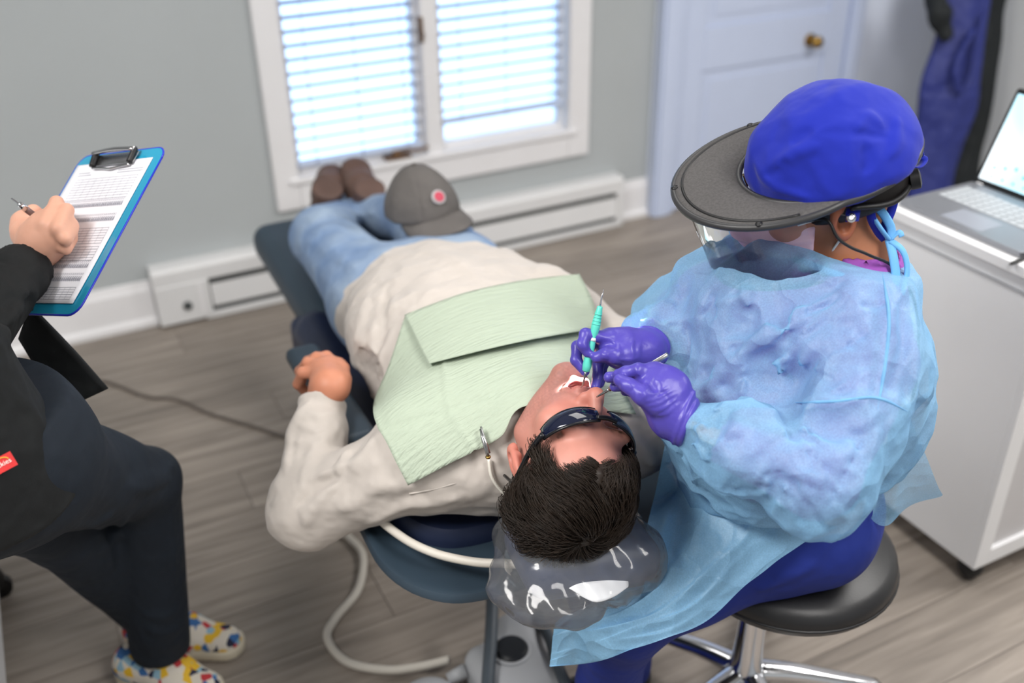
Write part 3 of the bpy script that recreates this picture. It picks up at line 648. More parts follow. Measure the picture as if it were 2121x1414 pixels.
def dish(name, sc, zt, zb, lip, material):
    P = np.array(shape); O = cxy + (P - cxy) * sc; rings = []
    for s, z in ((.80, zb), (.97, zb), (1.0, zb + .012), (1.0, zt - .008), (.988, zt), (.965, zt), (.92, zt - lip), (.6, zt - lip)):
        Q = cxy + (O - cxy) * s; rings.append([(x, y, z + .02 * (y - 1.42)) for x, y in Q])
    n = len(O); V = [v for r in rings for v in r]; F = [(i * n + k, i * n + (k + 1) % n, (i + 1) * n + (k + 1) % n, (i + 1) * n + k) for i in range(len(rings) - 1) for k in range(n)]
    F += [tuple(range(n))[::-1], tuple((len(rings) - 1) * n + k for k in range(n))]
    return MB().add(V, F).obj(name, material, ch, angle=35)
dish('backrest_shell', 1.0, .578, .552, .008, M['vinyl'])
P = np.array(shape); cush = cxy + (P - cxy) * .80 + np.array((.0, .045))
rings = []
for s, z in ((1, .570), (1.0, .592), (.97, .604), (.8, .607)):
    rings.append([(x, y, z + .02 * (y - 1.42)) for x, y in cxy + (cush - cxy) * s])
n = len(P); MB().add([v for r in rings for v in r], [(i * n + k, i * n + (k + 1) % n, (i + 1) * n + (k + 1) % n, (i + 1) * n + k) for i in range(3) for k in range(n)] + [tuple(3 * n + k for k in range(n))]).obj('backrest_cushion', M['navyv'], ch, angle=40)
sdf_obj('seat', U([bx((.70, 1.96, .505), (.235, .17, .05), None, .04), (rc((.50, 1.86, .53), (.52, 2.12, .53), .035, .035), .04)], .03), (.42, 1.74, .42), (1.0, 2.2, .6), .012, M['navyv'], ch)
sdf_obj('leg_rest', lambda p: bx((.735, 2.42, .49), (.215, .34, .055), np.array([[1, 0, 0], [0, .998, .06], [0, -.06, .998]]).T, .045)(p), (.46, 2.02, .38), (1.0, 2.82, .6), .014, M['vinyl'], ch)
sdf_obj('seat_side', bx((.515, 2.02, .44), (.035, .22, .075), None, .03), (.44, 1.76, .34), (.6, 2.28, .56), .012, M['navyv'], ch)
ar = sdf_obj('armrest', U([bx((.408, 1.62, .652), (.036, .19, .018), None, .017)], .01), (.35, 1.4, .62), (.46, 1.84, .69), .007, M['vinyl'], ch)
MB().tube(spline([(.41, 1.74, .645), (.42, 1.80, .60), (.46, 1.86, .52), (.52, 1.88, .50)], 20), .022, 12).obj('armrest_bracket', M['dplast'], ar)
MB().span((.60, 2.02, .06), (.84, 2.30, .46)).obj('lift_column', M['gplast'], ch, smooth=False, bevel=.03)
MB().prism([(x, y, 0) for x, y in [(.55, 2.0), (.6, 1.94), (.86, 1.94), (.92, 2.0), (.92, 2.55), (.85, 2.62), (.62, 2.62), (.55, 2.55)]], (0, 0, .07)).obj('base_plate', M['dplast'], ch, smooth=False, bevel=.02)
HM = np.array([[.97, -.22, -.05], [.20, .95, -.22], [.10, .2, .97]]).T; HM, _r = np.linalg.qr(HM); HM = HM * np.sign(np.diag(HM))
HC = np.array([.618, 1.012, .648])
hr = sdf_obj('headrest', bx(HC, (.108, .092, .042), HM, .04), HC - .19, HC + .19, .007, M['navyv'], ch)
MB().span((.60, 1.06, .56), (.66, 1.16, .62)).obj('headrest_bracket', M['dplast'], hr, smooth=False, bevel=.01)
pl = surf([[at(1150, 1190, 1.47), at(1200, 1205, 1.46), at(1250, 1198, 1.47), at(1293, 1178, 1.49)], [at(1170, 1212, 1.46), at(1215, 1228, 1.45), at(1262, 1222, 1.46), at(1300, 1205, 1.48)], [at(1185, 1222, 1.455), at(1230, 1246, 1.445), at(1270, 1236, 1.455), at(1300, 1216, 1.475)]], 8, 14)
MB().grid(pl).obj('mount_plate', M['white'], hr, solid=.004)
bag0 = U([bx(HC, (.117, .100, .050), HM, .045), (rc(atz(1110, 1200, .66), atz(1165, 1232, .67), .040, .045, ((0, 0, 1), .5)), .05), (rc(atz(1250, 1205, .655), atz(1165, 1225, .66), .035, .045, ((0, 0, 1), .5)), .04), (rc(atz(1075, 1120, .665), atz(1085, 1190, .66), .02, .03, ((0, 0, 1), .5)), .04)], .03)
def bag_f(p): q = p - HC; return bag0(p) - .004 * (1 - 1.7 * np.sqrt(noise3(q, 30, 77) ** 2 + .001)) - .0018 * (1 - 1.7 * np.sqrt(noise3(q * np.array([1.5, .7, 1]), 75, 78) ** 2 + .002))
bg_ = sdf_obj('headrest_cover', bag_f, HC - .24, HC + .22, .004, M['bag'], None)
tag(bg_, 'clear crinkled plastic bag over the headrest behind the dark hair', 'plastic cover')
# hoses
hz = MB().tube(spline([(.40, 1.42, .60), (.375, 1.30, .612), atz(830, 1110, .61), atz(900, 1145, .61), atz(980, 1163, .612), atz(1040, 1166, .616), atz(1090, 1163, .63), (.585, 1.06, .645)], 50), .0072, 12).obj('suction_hose', M['hose'])
tag(hz, 'cream hose lying on the chair back below the patient shoulder', 'hose')
hz = MB().tube(spline([(.52, 2.08, .03), atz(700, 1095, .02), atz(722, 1112, .012), atz(752, 1150, .012), atz(742, 1220, .012), atz(695, 1280, .012), atz(678, 1322, .012), atz(718, 1370, .012), atz(800, 1387, .016), atz(870, 1380, .03), atz(930, 1366, .05)], 90), .0095, 12).obj('floor_hose', M['hose'])
tag(hz, 'beige hose looping across the floor to the foot control', 'hose')
cz = MB().tube(spline([(-.35, 3.25, .005), (-.1, 3.12, .005), atz(215, 790, .005), atz(300, 820, .005), atz(370, 828, .005), atz(430, 855, .005), atz(520, 882, .005), atz(590, 905, .005), (.56, 2.33, .005)], 80), .0055, 10).obj('floor_cable', mat('cable_sheath', (96, 88, 82), .6, var=.1))
tag(cz, 'thin grey cable running over the floor from the baseboard to the chair', 'cable')
# foot control
fc = empty('foot_control', (.62, 1.32, 0), 'pale grey foot control with round black button on the floor beside the gown hem', 'foot control')
sdf_obj('housing', U([bx((.645, 1.30, .05), (.085, .10, .05), None, .035), (el((.70, 1.40, .055), (.06, .06, .05)), .04)], .03), (.5, 1.12, 0), (.82, 1.52, .15), .006, M['gplast'], fc)
MB().lathe((.652, 1.335, .092), [(.042, 0), (.042, .012), (.037, .014)]).obj('button_ring', M['gplast'], fc, angle=35)
MB().lathe((.652, 1.335, .104), [(.036, -.01), (.036, .004), (.030, .010), (.012, .0105)]).obj('button', mat('black_button', (40, 42, 46), .35, var=.1), fc, angle=35)
MB().lathe((.462, 1.335, 0), [(.072, 0), (.072, .03), (.06, .055), (.035, .066), (.0, .068)]).obj('pedal_disc', M['gplast'], fc, angle=50)
MB().tube(spline([(.672, 1.475, .14), (.655, 1.43, .15), (.612, 1.35, .128), (.572, 1.28, .115), (.53, 1.20, .11)], 24), [.014] * 24, 10, flat=1.0).obj('guard_bar', M['dplast'], fc)
MB().tube(spline([(.745, 1.40, .10), (.735, 1.32, .11), (.715, 1.25, .11), (.70, 1.15, .10)], 20), .012, 10).obj('guard_bar', M['dplast'], fc)
MB().tube([(.52, 1.37, .05), (.56, 1.365, .06)], [.012, .016], 12).obj('hose_fitting', M['gplast'], fc)
MB().span((.60, 1.18, .098), (.64, 1.22, .106)).obj('switch', M['dplast'], fc, smooth=False, bevel=.004)
# ------------------------------------------------------------------ paper bib
M['bib'] = mat('mint_paper', (170, 182, 164), .85, var=.03, vscale=30, bump=.5, bscale=60, stretch=(.4, 3.2, 1))
bibs = U([torso, (rc(NB, SR, .07, .072), .05), (armL, .05), (rc(hp(0, -.03, -.04), NB, .05, .06), .05)], .05)
def bib_surface(off): return lambda p: bibs(p) - off
bp = [[(838, 655), (905, 629), (975, 606), (1085, 583), (1200, 570)], [(806, 752), (884, 735), (975, 700), (1085, 670), (1230, 640)], [(773, 850), (880, 835), (985, 800), (1095, 765), (1255, 705)], [(806, 925), (900, 890), (1005, 850), (1110, 800), (1285, 790)], [(845, 1003), (940, 955), (1035, 905), (1095, 838), (1318, 858)]]
bpx = surf([[(u, v, 0) for u, v in r] for r in bp], 46, 60)[:, :, :2]
G = hitN(bib_surface(.024), bpx.reshape(-1, 2)).reshape(46, 60, 3)
for it in range(14):                      # paper is stiff: relax, never below the cloth
    Gs = G.copy(); Gs[1:-1, 1:-1] = (G[:-2, 1:-1] + G[2:, 1:-1] + G[1:-1, :-2] + G[1:-1, 2:]) / 4; d = bibs(Gs.reshape(-1, 3)).reshape(46, 60); Gs[..., 2] += np.maximum(.021 - d, 0); G = Gs
s, t = np.meshgrid(np.linspace(0, 1, 60), np.linspace(0, 1, 46))
G[..., 2] += .004 * np.exp(-((s - .36) / .012) ** 2) - .004 * np.exp(-((t - .62) / .02) ** 2) + .0025 * noise3(np.stack([s, t, 0 * s], -1).reshape(-1, 3), 9, 5).reshape(46, 60)
bib = empty('paper_bib', G.reshape(-1, 3).mean(0), 'pale green paper bib spread over the cream sweatshirt', 'bib')
MB().grid(G).obj('sheet', M['bib'], bib, solid=.0008)
fpx = surf([[(u, v, 0) for u, v in r] for r in [[(838, 655), (905, 629), (975, 606), (1085, 583), (1200, 570)], [(862, 710), (930, 692), (1000, 668), (1100, 640), (1225, 625)], [(889, 768), (940, 755), (1030, 733), (1120, 714), (1245, 692)]]], 20, 50)[:, :, :2]
G2 = hitN(bib_surface(.026), fpx.reshape(-1, 2)).reshape(20, 50, 3); G2[..., 2] += np.linspace(.003, .014, 20)[:, None]
for it in range(6): G2[1:-1, 1:-1] = (G2[:-2, 1:-1] + G2[2:, 1:-1] + G2[1:-1, :-2] + G2[1:-1, 2:]) / 4
MB().grid(G2).obj('folded_flap', M['bib'], bib, solid=.0008)
cl = empty('bib_clip', hitN(bib_surface(.03), [(1003, 915)])[0], 'small metal alligator clip holding the bib edge near the collar', 'clip')
ca, cb2 = hitN(bib_surface(.034), [(995, 888), (1011, 946)])
MB().tube([ca, ca * .6 + cb2 * .4, cb2], [.0018, .0034, .0026], 8).obj('jaw', M['steel'], cl)
MB().tube([ca + np.array([.001, 0, .004]), cb2 + np.array([.002, 0, .006])], [.0016, .0026], 8).obj('spring_arm', M['steel'], cl)
MB().lathe(cb2, [(.0035, -.002), (.0045, 0), (.0035, .002)], 12).obj('ring', M['brass'], cl)
cp = hitN(lambda p: sweater_f(p) - .006, [(1012, 950), (1018, 985), (1035, 1012), (1058, 1030)])
MB().tube(spline(list(cp) + [hp(-.05, -.09, -.07)], 24), .0028, 8).obj('neck_cord', mat('clear_cord', (222, 218, 208), .35, var=.04), cl)
# ------------------------------------------------------------------ wraparound sunglasses
sg = empty('sunglasses', hp(0, .1, 0), 'dark wraparound safety glasses over the eyes of the reclined patient', 'glasses')
M['lens_d'] = mat('dark_lens', (16, 22, 44), .06, coat=.6, var=.1); M['frame_d'] = mat('glasses_frame', (18, 18, 22), .28, var=.1)
def wrap(th, z, off=0):
    x = .0765 * math.sin(th); y = .022 + .089 * math.cos(th) ** .8 if math.cos(th) > 0 else .022; return hp(x * (1 + off * 10), y + off, z)
GZ = .020
for s0 in (-1, 1):
    g = []
    for th in np.linspace(.14, 1.28, 18):
        h = .013 * (1 - ((th - .62) / .9) ** 2) + .004; row = []
        for v in np.linspace(-1, 1, 8): row.append(wrap(th * s0, GZ - .004 * th + h * v, .004 - .003 * v * v))
        g.append(row)
    ln = MB().grid(g).obj('lens', M['lens_d'], sg, solid=.0022)
    rim = [g[i][-1] for i in range(18)]
    MB().tube(rim, .0024, 8).obj('rim', M['frame_d'], ln); MB().tube([g[i][0] for i in range(18)], .0018, 8).obj('rim', M['frame_d'], ln)
    MB().tube(spline([wrap(1.25 * s0, GZ, .004), hp(s0 * .083, .03, GZ + .002), hp(s0 * .086, -.005, GZ + .006), hp(s0 * .086, -.03, GZ + .004), hp(s0 * .084, -.05, -.012)], 24), [.005 - .0025 * i / 23 for i in range(24)], 8).obj('temple', M['frame_d'], sg)
MB().tube(spline([wrap(.2, GZ + .010, .004), hp(0, .116, GZ + .010), wrap(-.2, GZ + .010, .004)], 12), .0038, 10).obj('bridge', M['frame_d'], sg)
# ------------------------------------------------------------------ baseball cap on the thigh
M['capg'] = mat('grey_twill', (98, 94, 92), .9, var=.12, vscale=20, bump=.3, bscale=500, wrinkle=.25, wscale=20)
cc = hitN(lambda p: jeans_f(p), [(886, 462)], 2.0)[0] + np.array([0, .03, .02]); cfw = nrm([.14, -.9, .10]); cup = nrm([-.05, -.1, .97]); cup = nrm(cup - cfw * (cup @ cfw)); csd = np.cross(cfw, cup)
capm = np.array([csd, cfw, cup]).T; cw = lambda x, y, z: cc + capm @ np.array([x, y, z])
cap = empty('baseball_cap', cc, 'grey baseball cap resting on the blue jeans beside the boots', 'cap')
def dome(off, z0=0):
    def f(p):
        q = (p - cc) @ capm; d = el((0, 0, .0), (.086, .098, .115))(q); a = np.arctan2(q[:, 1], q[:, 0]); d = d + .0018 * np.exp(-(np.mod(a + .52, 1.047) - .52) ** 2 / .002) - .003 * noise3(q, 40, 3)
        return smax(d - off, -q[:, 2] - z0, .003)
    return f
sdf_obj('crown', dome(0), cc - .14, cc + .16, .006, M['capg'], cap)
g = []
for a in np.linspace(-1.25, 1.25, 21):
    row = []
    for r in np.linspace(0, 1, 8):
        x = .082 * math.sin(a); y0 = .094 * math.cos(a); y1 = y0 + .070 * math.cos(a * 1.05) ** .6 if math.cos(a * 1.05) > 0 else y0
        y = y0 + (y1 - y0) * r; row.append(cw(x * (1 + .05 * r), y, .006 - .020 * r - 1.6 * x * x))
    g.append(row)
MB().grid(g).obj('brim', M['capg'], cap, solid=.004)
MB().lathe(cw(0, 0, .114), [(.007, 0), (.006, .004), (.0, .006)], 12, capm).obj('top_button', M['capg'], cap)
eb = MB().lathe(cw(0, .088, .052), [(.016, -.002), (.017, .004), (.014, .005)], 20, np.array([csd, nrm(cup * .8 - cfw * .5), nrm(cfw * .8 + cup * .5)]).T).obj('emblem', mat('emblem_white', (176, 172, 174), .7, var=.1), cap, angle=40)
MB().lathe(cw(0, .090, .053), [(.008, 0), (.012, .005)], 16, np.array([csd, nrm(cup * .8 - cfw * .5), nrm(cfw * .8 + cup * .5)]).T).obj('emblem_centre', mat('emblem_red', (190, 70, 90), .7, var=.1), eb, angle=40)
# ------------------------------------------------------------------ hygienist on the stool
M['skinh'] = mat('skin_warm_brown', (150, 96, 68), .45, attr='col', sss=.1, bump=.1, bscale=900, var=.05, vscale=60)
M['purple'] = mat('purple_scrub', (146, 76, 168), .85, var=.08, vscale=12, bump=.2, bscale=700, wrinkle=.3, wscale=18)
M['royal'] = mat('royal_blue_scrub', (24, 44, 130), .85, var=.1, vscale=12, bump=.2, bscale=700, wrinkle=.3, wscale=14)
M['capb'] = mat('blue_surgical_cap', (8, 32, 158), .85, var=.06, vscale=10, bump=.15, bscale=700, wrinkle=.2, wscale=18, sheen=.1)
M['glove'] = mat('violet_nitrile', (78, 68, 166), .36, var=.08, vscale=30, wrinkle=.12, wscale=70, bump=.05, bscale=500)
M['visor'] = mat('charcoal_foam', (84, 82, 82), .85, var=.25, vscale=300, bump=.5, bscale=700)
M['visor_rim'] = mat('charcoal_plastic', (52, 52, 54), .4, var=.1)
M['mask'] = mat('pink_mask', (232, 192, 208), .9, var=.03, bump=.2, bscale=500)
M['elastic'] = mat('white_elastic', (226, 226, 222), .8, var=.04)
def gown_material(name, tr=.47, fr=.0):
    m, nt, p, out = nodes(name); N, L = nt.nodes, nt.links; N.remove(p)
    tc = N.new('ShaderNodeTexCoord'); n = N.new('ShaderNodeTexNoise'); n.inputs['Scale'].default_value = 420; n.inputs['Detail'].default_value = 3; L.new(tc.outputs['Object'], n.inputs[0])
    n3 = N.new('ShaderNodeTexNoise'); n3.inputs['Scale'].default_value = 24; n3.inputs['Detail'].default_value = 3; L.new(tc.outputs['Object'], n3.inputs[0])
    b = N.new('ShaderNodeBump'); b.inputs['Strength'].default_value = .12; b.inputs['Distance'].default_value = .001; L.new(n.outputs[0], b.inputs['Height'])
    b3 = N.new('ShaderNodeBump'); b3.inputs['Strength'].default_value = .25; b3.inputs['Distance'].default_value = .02; L.new(n3.outputs[0], b3.inputs['Height']); L.new(b.outputs[0], b3.inputs['Normal'])
    vz = N.new('ShaderNodeTexVoronoi'); vz.inputs['Scale'].default_value = 15; nd = N.new('ShaderNodeTexNoise'); nd.inputs['Scale'].default_value = 9; va = N.new('ShaderNodeVectorMath'); va.operation = 'MULTIPLY_ADD'; va.inputs[1].default_value = (.12, .12, .12); L.new(tc.outputs['Object'], nd.inputs[0]); L.new(nd.outputs['Color'], va.inputs[0]); L.new(tc.outputs['Object'], va.inputs[2]); L.new(va.outputs[0], vz.inputs['Vector'])
    bv = N.new('ShaderNodeBump'); bv.inputs['Strength'].default_value = .6; bv.inputs['Distance'].default_value = .018; L.new(vz.outputs['Distance'], bv.inputs['Height']); L.new(b3.outputs[0], bv.inputs['Normal']); b3 = bv
    d = N.new('ShaderNodeBsdfDiffuse'); d.inputs[0].default_value = lin(146, 198, 234); tl = N.new('ShaderNodeBsdfTranslucent'); tl.inputs[0].default_value = lin(150, 204, 240)
    for s in (d, tl): L.new(b3.outputs[0], s.inputs['Normal'])
    a = N.new('ShaderNodeMixShader'); a.inputs[0].default_value = .18; L.new(d.outputs[0], a.inputs[1]); L.new(tl.outputs[0], a.inputs[2])
    gl = N.new('ShaderNodeBsdfGlossy'); gl.inputs['Roughness'].default_value = .5; g2 = N.new('ShaderNodeMixShader'); g2.inputs[0].default_value = .05; L.new(a.outputs[0], g2.inputs[1]); L.new(gl.outputs[0], g2.inputs[2]); L.new(b3.outputs[0], gl.inputs['Normal'])
    t = N.new('ShaderNodeBsdfTransparent'); t.inputs[0].default_value = (.90, .95, 1, 1); mr = N.new('ShaderNodeMapRange'); mr.inputs[1].default_value = .25; mr.inputs[2].default_value = .75; mr.inputs[3].default_value = 1 - tr - .09; mr.inputs[4].default_value = 1 - tr + .09
    L.new(n.outputs[0], mr.inputs[0])
    lw = N.new('ShaderNodeLayerWeight'); lw.inputs[0].default_value = .35; ad = N.new('ShaderNodeMath'); ad.operation = 'MULTIPLY_ADD'; ad.inputs[1].default_value = .35; L.new(lw.outputs['Facing'], ad.inputs[0]); L.new(mr.outputs[0], ad.inputs[2]); ad.use_clamp = True
    x = N.new('ShaderNodeMixShader'); L.new(ad.outputs[0], x.inputs[0]); L.new(t.outputs[0], x.inputs[1]); L.new(g2.outputs[0], x.inputs[2]); L.new(x.outputs[0], out.inputs[0]); return m
M['gown'] = gown_material('blue_nonwoven_gown'); M['gown2'] = gown_material('blue_nonwoven_skirt', .16)
GH = np.array([.99, .99, 1.183]); GMr = np.array([[-.547, -.799, -.249], [-.739, .601, -.305], [-.393, -.017, .919]]).T
GM, _r = np.linalg.qr(GMr); GM = GM * np.sign(np.diag(GM.T @ GMr))
gh = lambda x, y, z: GH + GM @ np.array([x, y, z])
hn = np.array([1.028, .948, 1.075])
LS, RS = np.array([.965, .825, .985]), np.array([.90, 1.105, .965])
LE, LW = np.array([.818, .752, .885]), np.array([.708, .893, .925])
RE, RWr = np.array([.885, 1.16, .905]), at(1352, 722, 1.49)
fhead = head_fn(GH, GM, 0., wide=.97)
fneck = U([rc(gh(0, -.035, -.04), hn, .050, .056), rc(gh(0, .01, -.08), hn + np.array([-.05, .02, -.02]), .032, .05)], .03)
htor = U([rc((.945, .965, .94), (.985, .965, .72), .135, .145, ((1, 0, 0), .82)), (rc(hn + np.array([.0, 0, -.03]), LS, .065, .066), .06), (rc(hn + np.array([.0, 0, -.03]), RS, .065, .066), .06), (el((.905, .965, .84), (.12, .145, .10)), .06), (el((1.01, .985, .61), (.135, .15, .105)), .08)], .06)
larm = chain([LS, LE, LW], [.060, .044, .024], .03); rarm = chain([RS, RE, RWr], [.060, .044, .024], .03)
hLh, hLk, hLa = np.array([1.0, .94, .59]), np.array([.690, .985, .505]), np.array([.735, 1.115, .09])
hRh, hRk, hRa = np.array([1.02, 1.06, .565]), np.array([.74, 1.10, .43]), np.array([.84, 1.20, .09])
lleg = chain([hLh, hLk, hLa], [.080, .052, .042], .03); rleg = chain([hRh, hRk, hRa], [.088, .064, .046], .03)
hbody = U([fneck, (htor, .04), (larm, .03), (rarm, .03), (lleg, .04), (rleg, .04)], .03)
hc = skin_colors(GH, GM, (176, 116, 84), (150, 80, 76), brow=(24, 18, 16))
fine2 = U([fhead, (fneck, .02)], .02)
V1, Q1 = polygonise(fine2, GH - np.array([.20, .20, .22]), GH + np.array([.20, .20, .19]), .003)
V2, Q2 = polygonise(lambda p: hbody(p) + .016, (.56, .62, .03), (1.26, 1.36, 1.12), .012)
Vh = np.vstack([V1, V2]); hyg = mesh_obj('person', Vh, np.vstack([Q1, Q2 + len(V1)]), M['skinh'], None, org=(1.02, .97, .5), colors=hc(Vh))
tag(hyg, 'seated person in a blue gown, cap and violet gloves working over the patient', 'person')
sc0 = U([htor, (larm, .035), (rarm, .03)], .04)
def scrub_f(p):
    d = sc0(p) - .002 - .003 * noise3(p, 40, 9); d = smax(d, plane(LE * .3 + LW * .7, LW - LE)(p) + 9 * (np.linalg.norm(p - LW, axis=1) > .13), .004) if False else np.maximum(d, np.maximum(.055 - np.linalg.norm(p - LW, axis=1), .06 - np.linalg.norm(p - RWr, axis=1))); d = smax(d, -(fneck(p) - .006), .006)
    d = np.maximum(d, g0(p) + .019)
    return np.minimum(d, smax(np.abs(fneck(p) - .008) - .003, np.maximum(plane(hn + np.array([0, 0, .016]), (.15, 0, 1))(p), -plane(hn - np.array([0, 0, .03]), (.15, 0, 1))(p)), .004))
pn0 = U([el((1.01, .985, .61), (.14, .155, .11)), (lleg, .05), (rleg, .05)], .04)
PFO = [([(1700, 1160), (1640, 1190), (1560, 1230)], .012, .006), ([(1760, 1060), (1720, 1110), (1690, 1160)], .010, .005)]
pff = [ridge(h, w, a) for h, w, a in ((hits(lambda p: pn0(p) - .012, p), w, a) for p, w, a in PFO) if len(h) > 1]
def pants_f(p):
    d = pn0(p) - .012 - .003 * noise3(p, 32, 14)
    for g in pff: d = d - g(p)
    return smax(d, plane((0, 0, .74), (0, 0, 1))(p), .01)
sdf_obj('trousers', lambda p: smax(pants_f(p), -plane((0, 0, .075), (0, 0, 1))(p), .006), (.54, .62, .05), (1.26, 1.36, .80), .008, M['royal'], hyg)
for a in (hLa, hRa):
    sh = U([rc(a + np.array([.02, 0, -.045]), a + np.array([-.15, .02, -.055]), .042, .038), rc(a + np.array([.02, 0, -.03]), a + np.array([0, 0, .02]), .04, .04)], .02)
    sdf_obj('shoe', lambda p: smax(sh(p), -p[:, 2] + .002, .004), a - np.array([.24, .1, .1]), a + np.array([.1, .12, .09]), .008, M['black'], hyg)
# gown ------------------------------------------------------------
gt0 = U([rc((.935, .97, .95), (.96, .965, .70), .155, .18, ((1, 0, 0), .82)), (rc(hn + np.array([0, 0, -.028]), LS, .078, .080), .07), (rc(hn + np.array([0, 0, -.028]), RS, .078, .078), .07), (el((.885, .965, .83), (.13, .165, .13)), .06), (el((1.035, .90, .87), (.10, .115, .15)), .06)], .06)
lsl = chain([LS, LE * .5 + LS * .5, LE, LE * .45 + LW * .55, LW + (LE - LW) * .06], [.076, .072, .070, .060, .040], .03)
rsl = chain([RS, RE, RE * .4 + RWr * .6, RWr + (RE - RWr) * .08], [.080, .070, .060, .040], .03)
g0 = U([gt0, (lsl, .010), (rsl, .010)], .03)
GF = [([(1827, 560), (1841, 656), (1834, 749), (1818, 847)], .009, .009), ([(1633, 833), (1727, 831), (1815, 824), (1890, 857)], .009, .010), ([(1456, 824), (1521, 749), (1633, 656), (1787, 586)], .016, .010), ([(1470, 712), (1587, 698), (1727, 633)], .012, .008), ([(1540, 548), (1470, 614), (1442, 684)], .014, .009), ([(1500, 640), (1560, 600), (1640, 570)], .012, .007),
      ([(1790, 660), (1811, 749), (1815, 824)], .010, .007), ([(1647, 905), (1638, 955), (1671, 987), (1708, 1006)], .010, .012), ([(1633, 927), (1577, 964), (1521, 1010)], .011, .010), ([(1490, 930), (1512, 895), (1560, 890)], .010, .009), ([(1755, 1035), (1797, 975), (1820, 880)], .013, .009), ([(1652, 730), (1638, 800), (1633, 860), (1650, 930)], .016, -.020), ([(1700, 690), (1650, 760), (1634, 830)], .012, .009), ([(1560, 800), (1590, 760), (1640, 740)], .010, .007), ([(1500, 1040), (1560, 1000), (1600, 950)], .010, .008), ([(1640, 1075), (1660, 1020), (1660, 970)], .011, .009), ([(1590, 1060), (1600, 1010), (1620, 965)], .009, -.007), ([(1720, 1060), (1720, 1000), (1700, 950)], .010, -.007), ([(1400, 905), (1440, 925), (1470, 960)], .009, .008), ([(1385, 930), (1420, 960), (1440, 1010)], .010, .008), ([(1430, 880), (1455, 910), (1500, 930)], .008, .006), ([(1330, 690), (1360, 720), (1370, 770)], .009, .008), ([(1355, 665), (1395, 700), (1405, 760)], .010, .008), ([(1690, 760), (1740, 740), (1800, 735)], .012, .006), ([(1660, 860), (1720, 900), (1790, 900)], .012, -.007), ([(1665, 890), (1740, 930), (1790, 960)], .010, .007), ([(1890, 640), (1900, 740), (1885, 850)], .014, .010), ([(1865, 600), (1870, 720), (1850, 820)], .012, -.008), ([(1480, 830), (1560, 850), (1620, 850)], .013, .007), ([(1450, 760), (1500, 800), (1540, 850)], .012, -.006)]
gff = []
for p, w, a in GF:
    h = hits(g0, p)
    if len(h) > 1: gff.append(ridge(spline(h, 9) if len(h) > 2 else h, w * .9, a * 1.45, True))
rg_ = np.random.default_rng(3); QL = []
for i in range(110):
    u0, v0 = [(rg_.uniform(1440, 1890), rg_.uniform(560, 870)), (rg_.uniform(1400, 1800), rg_.uniform(880, 1080)), (rg_.uniform(1320, 1440), rg_.uniform(640, 780))][0 if i < 48 else 1 if i < 96 else 2]
    an = rg_.normal(-.6, .55) if i < 48 else rg_.normal(1.2, .7); ll = rg_.uniform(25, 75); QL.append([(u0 + s_ * ll * math.cos(an), v0 + s_ * ll * math.sin(an)) for s_ in (-1, -.3, .3, 1)])
QP, QK = hitN(g0, QL, .8, 3.0, True)
for h, k_ in zip(QP.reshape(-1, 4, 3), QK.reshape(-1, 4)):
    if k_.all() and np.linalg.norm(h[0] - h[3]) < .14: gff.append(ridge(h, rg_.uniform(.0055, .010), rg_.choice([1, 1, -1]) * rg_.uniform(.004, .009), True))
lcuff = plane(LW - nrm(LE - LW) * .004, LW - LE); rcuff = plane(at(1338, 724, 1.485) + nrm(RE - RWr) * .016, RWr - RE)
def gown_f(p):
    d = g0(p)
    for g in gff: d = d - g(p)
    # crumple: sharp creases from folded noise
    n1 = noise3(p, 26, 41); n2 = noise3(p, 60, 43)
    d = d - .007 * (1 - 1.7 * np.sqrt(n1 * n1 + .0009)) - .0035 * (1 - 1.7 * np.sqrt(n2 * n2 + .002)) + .004
    pdl = np.linalg.norm(np.cross(p - LW, nrm(LE - LW)), axis=1); pdr = np.linalg.norm(np.cross(p - RWr, nrm(RE - RWr)), axis=1)
    nl = (np.linalg.norm(p - LW, axis=1) < .11) & (pdl < .062); nr = (np.linalg.norm(p - RWr, axis=1) < .10) & (pdr < .058)
    d = np.where(nl, smax(d, lcuff(p), .004), d); d = np.where(nr, smax(d, rcuff(p), .004), d)
    d = smax(d, -(fneck(p) - .010), .008); d = smax(d, plane(hn + np.array([-.05, 0, .028]), (.20, -.06, 1))(p), .006)
    return smax(d, -plane((1.0, .9, .725), (-.12, .38, 1))(p), .006)
sdf_obj('scrub_top', lambda p: smax(scrub_f(p), -plane((1.0, .9, .735), (-.12, .38, 1))(p), .01), (.60, .62, .55), (1.26, 1.36, 1.16), .008, M['purple'], hyg)
gown = sdf_obj('gown', gown_f, (.56, .60, .60), (1.26, 1.36, 1.17), .0043, M['gown'], hyg)
M['pinch'] = mat('gown_seam', (112, 166, 212), .9, var=.15, vscale=40, bump=.2, bscale=500)
for pts_, r_ in [([(1827, 560), (1841, 656), (1834, 749), (1818, 847)], .0026), ([(1637, 834), (1727, 831), (1815, 824), (1886, 855)], .0022)]:
    hh = hits(lambda p: gown_f(p) + .0012, pts_)
    if len(hh) > 2: sp = spline(hitN(lambda p: gown_f(p) + .0008, surf([[(u, v, 0) for u, v in pts_]] * 3, 3, 24)[1, :, :2], .8), 60); MB().tube(sp, r_ * np.clip(np.sin(np.linspace(.05, 3.09, 60)) * 1.6, .15, 1), 8).obj('sleeve_seam', M['pinch'], gown)
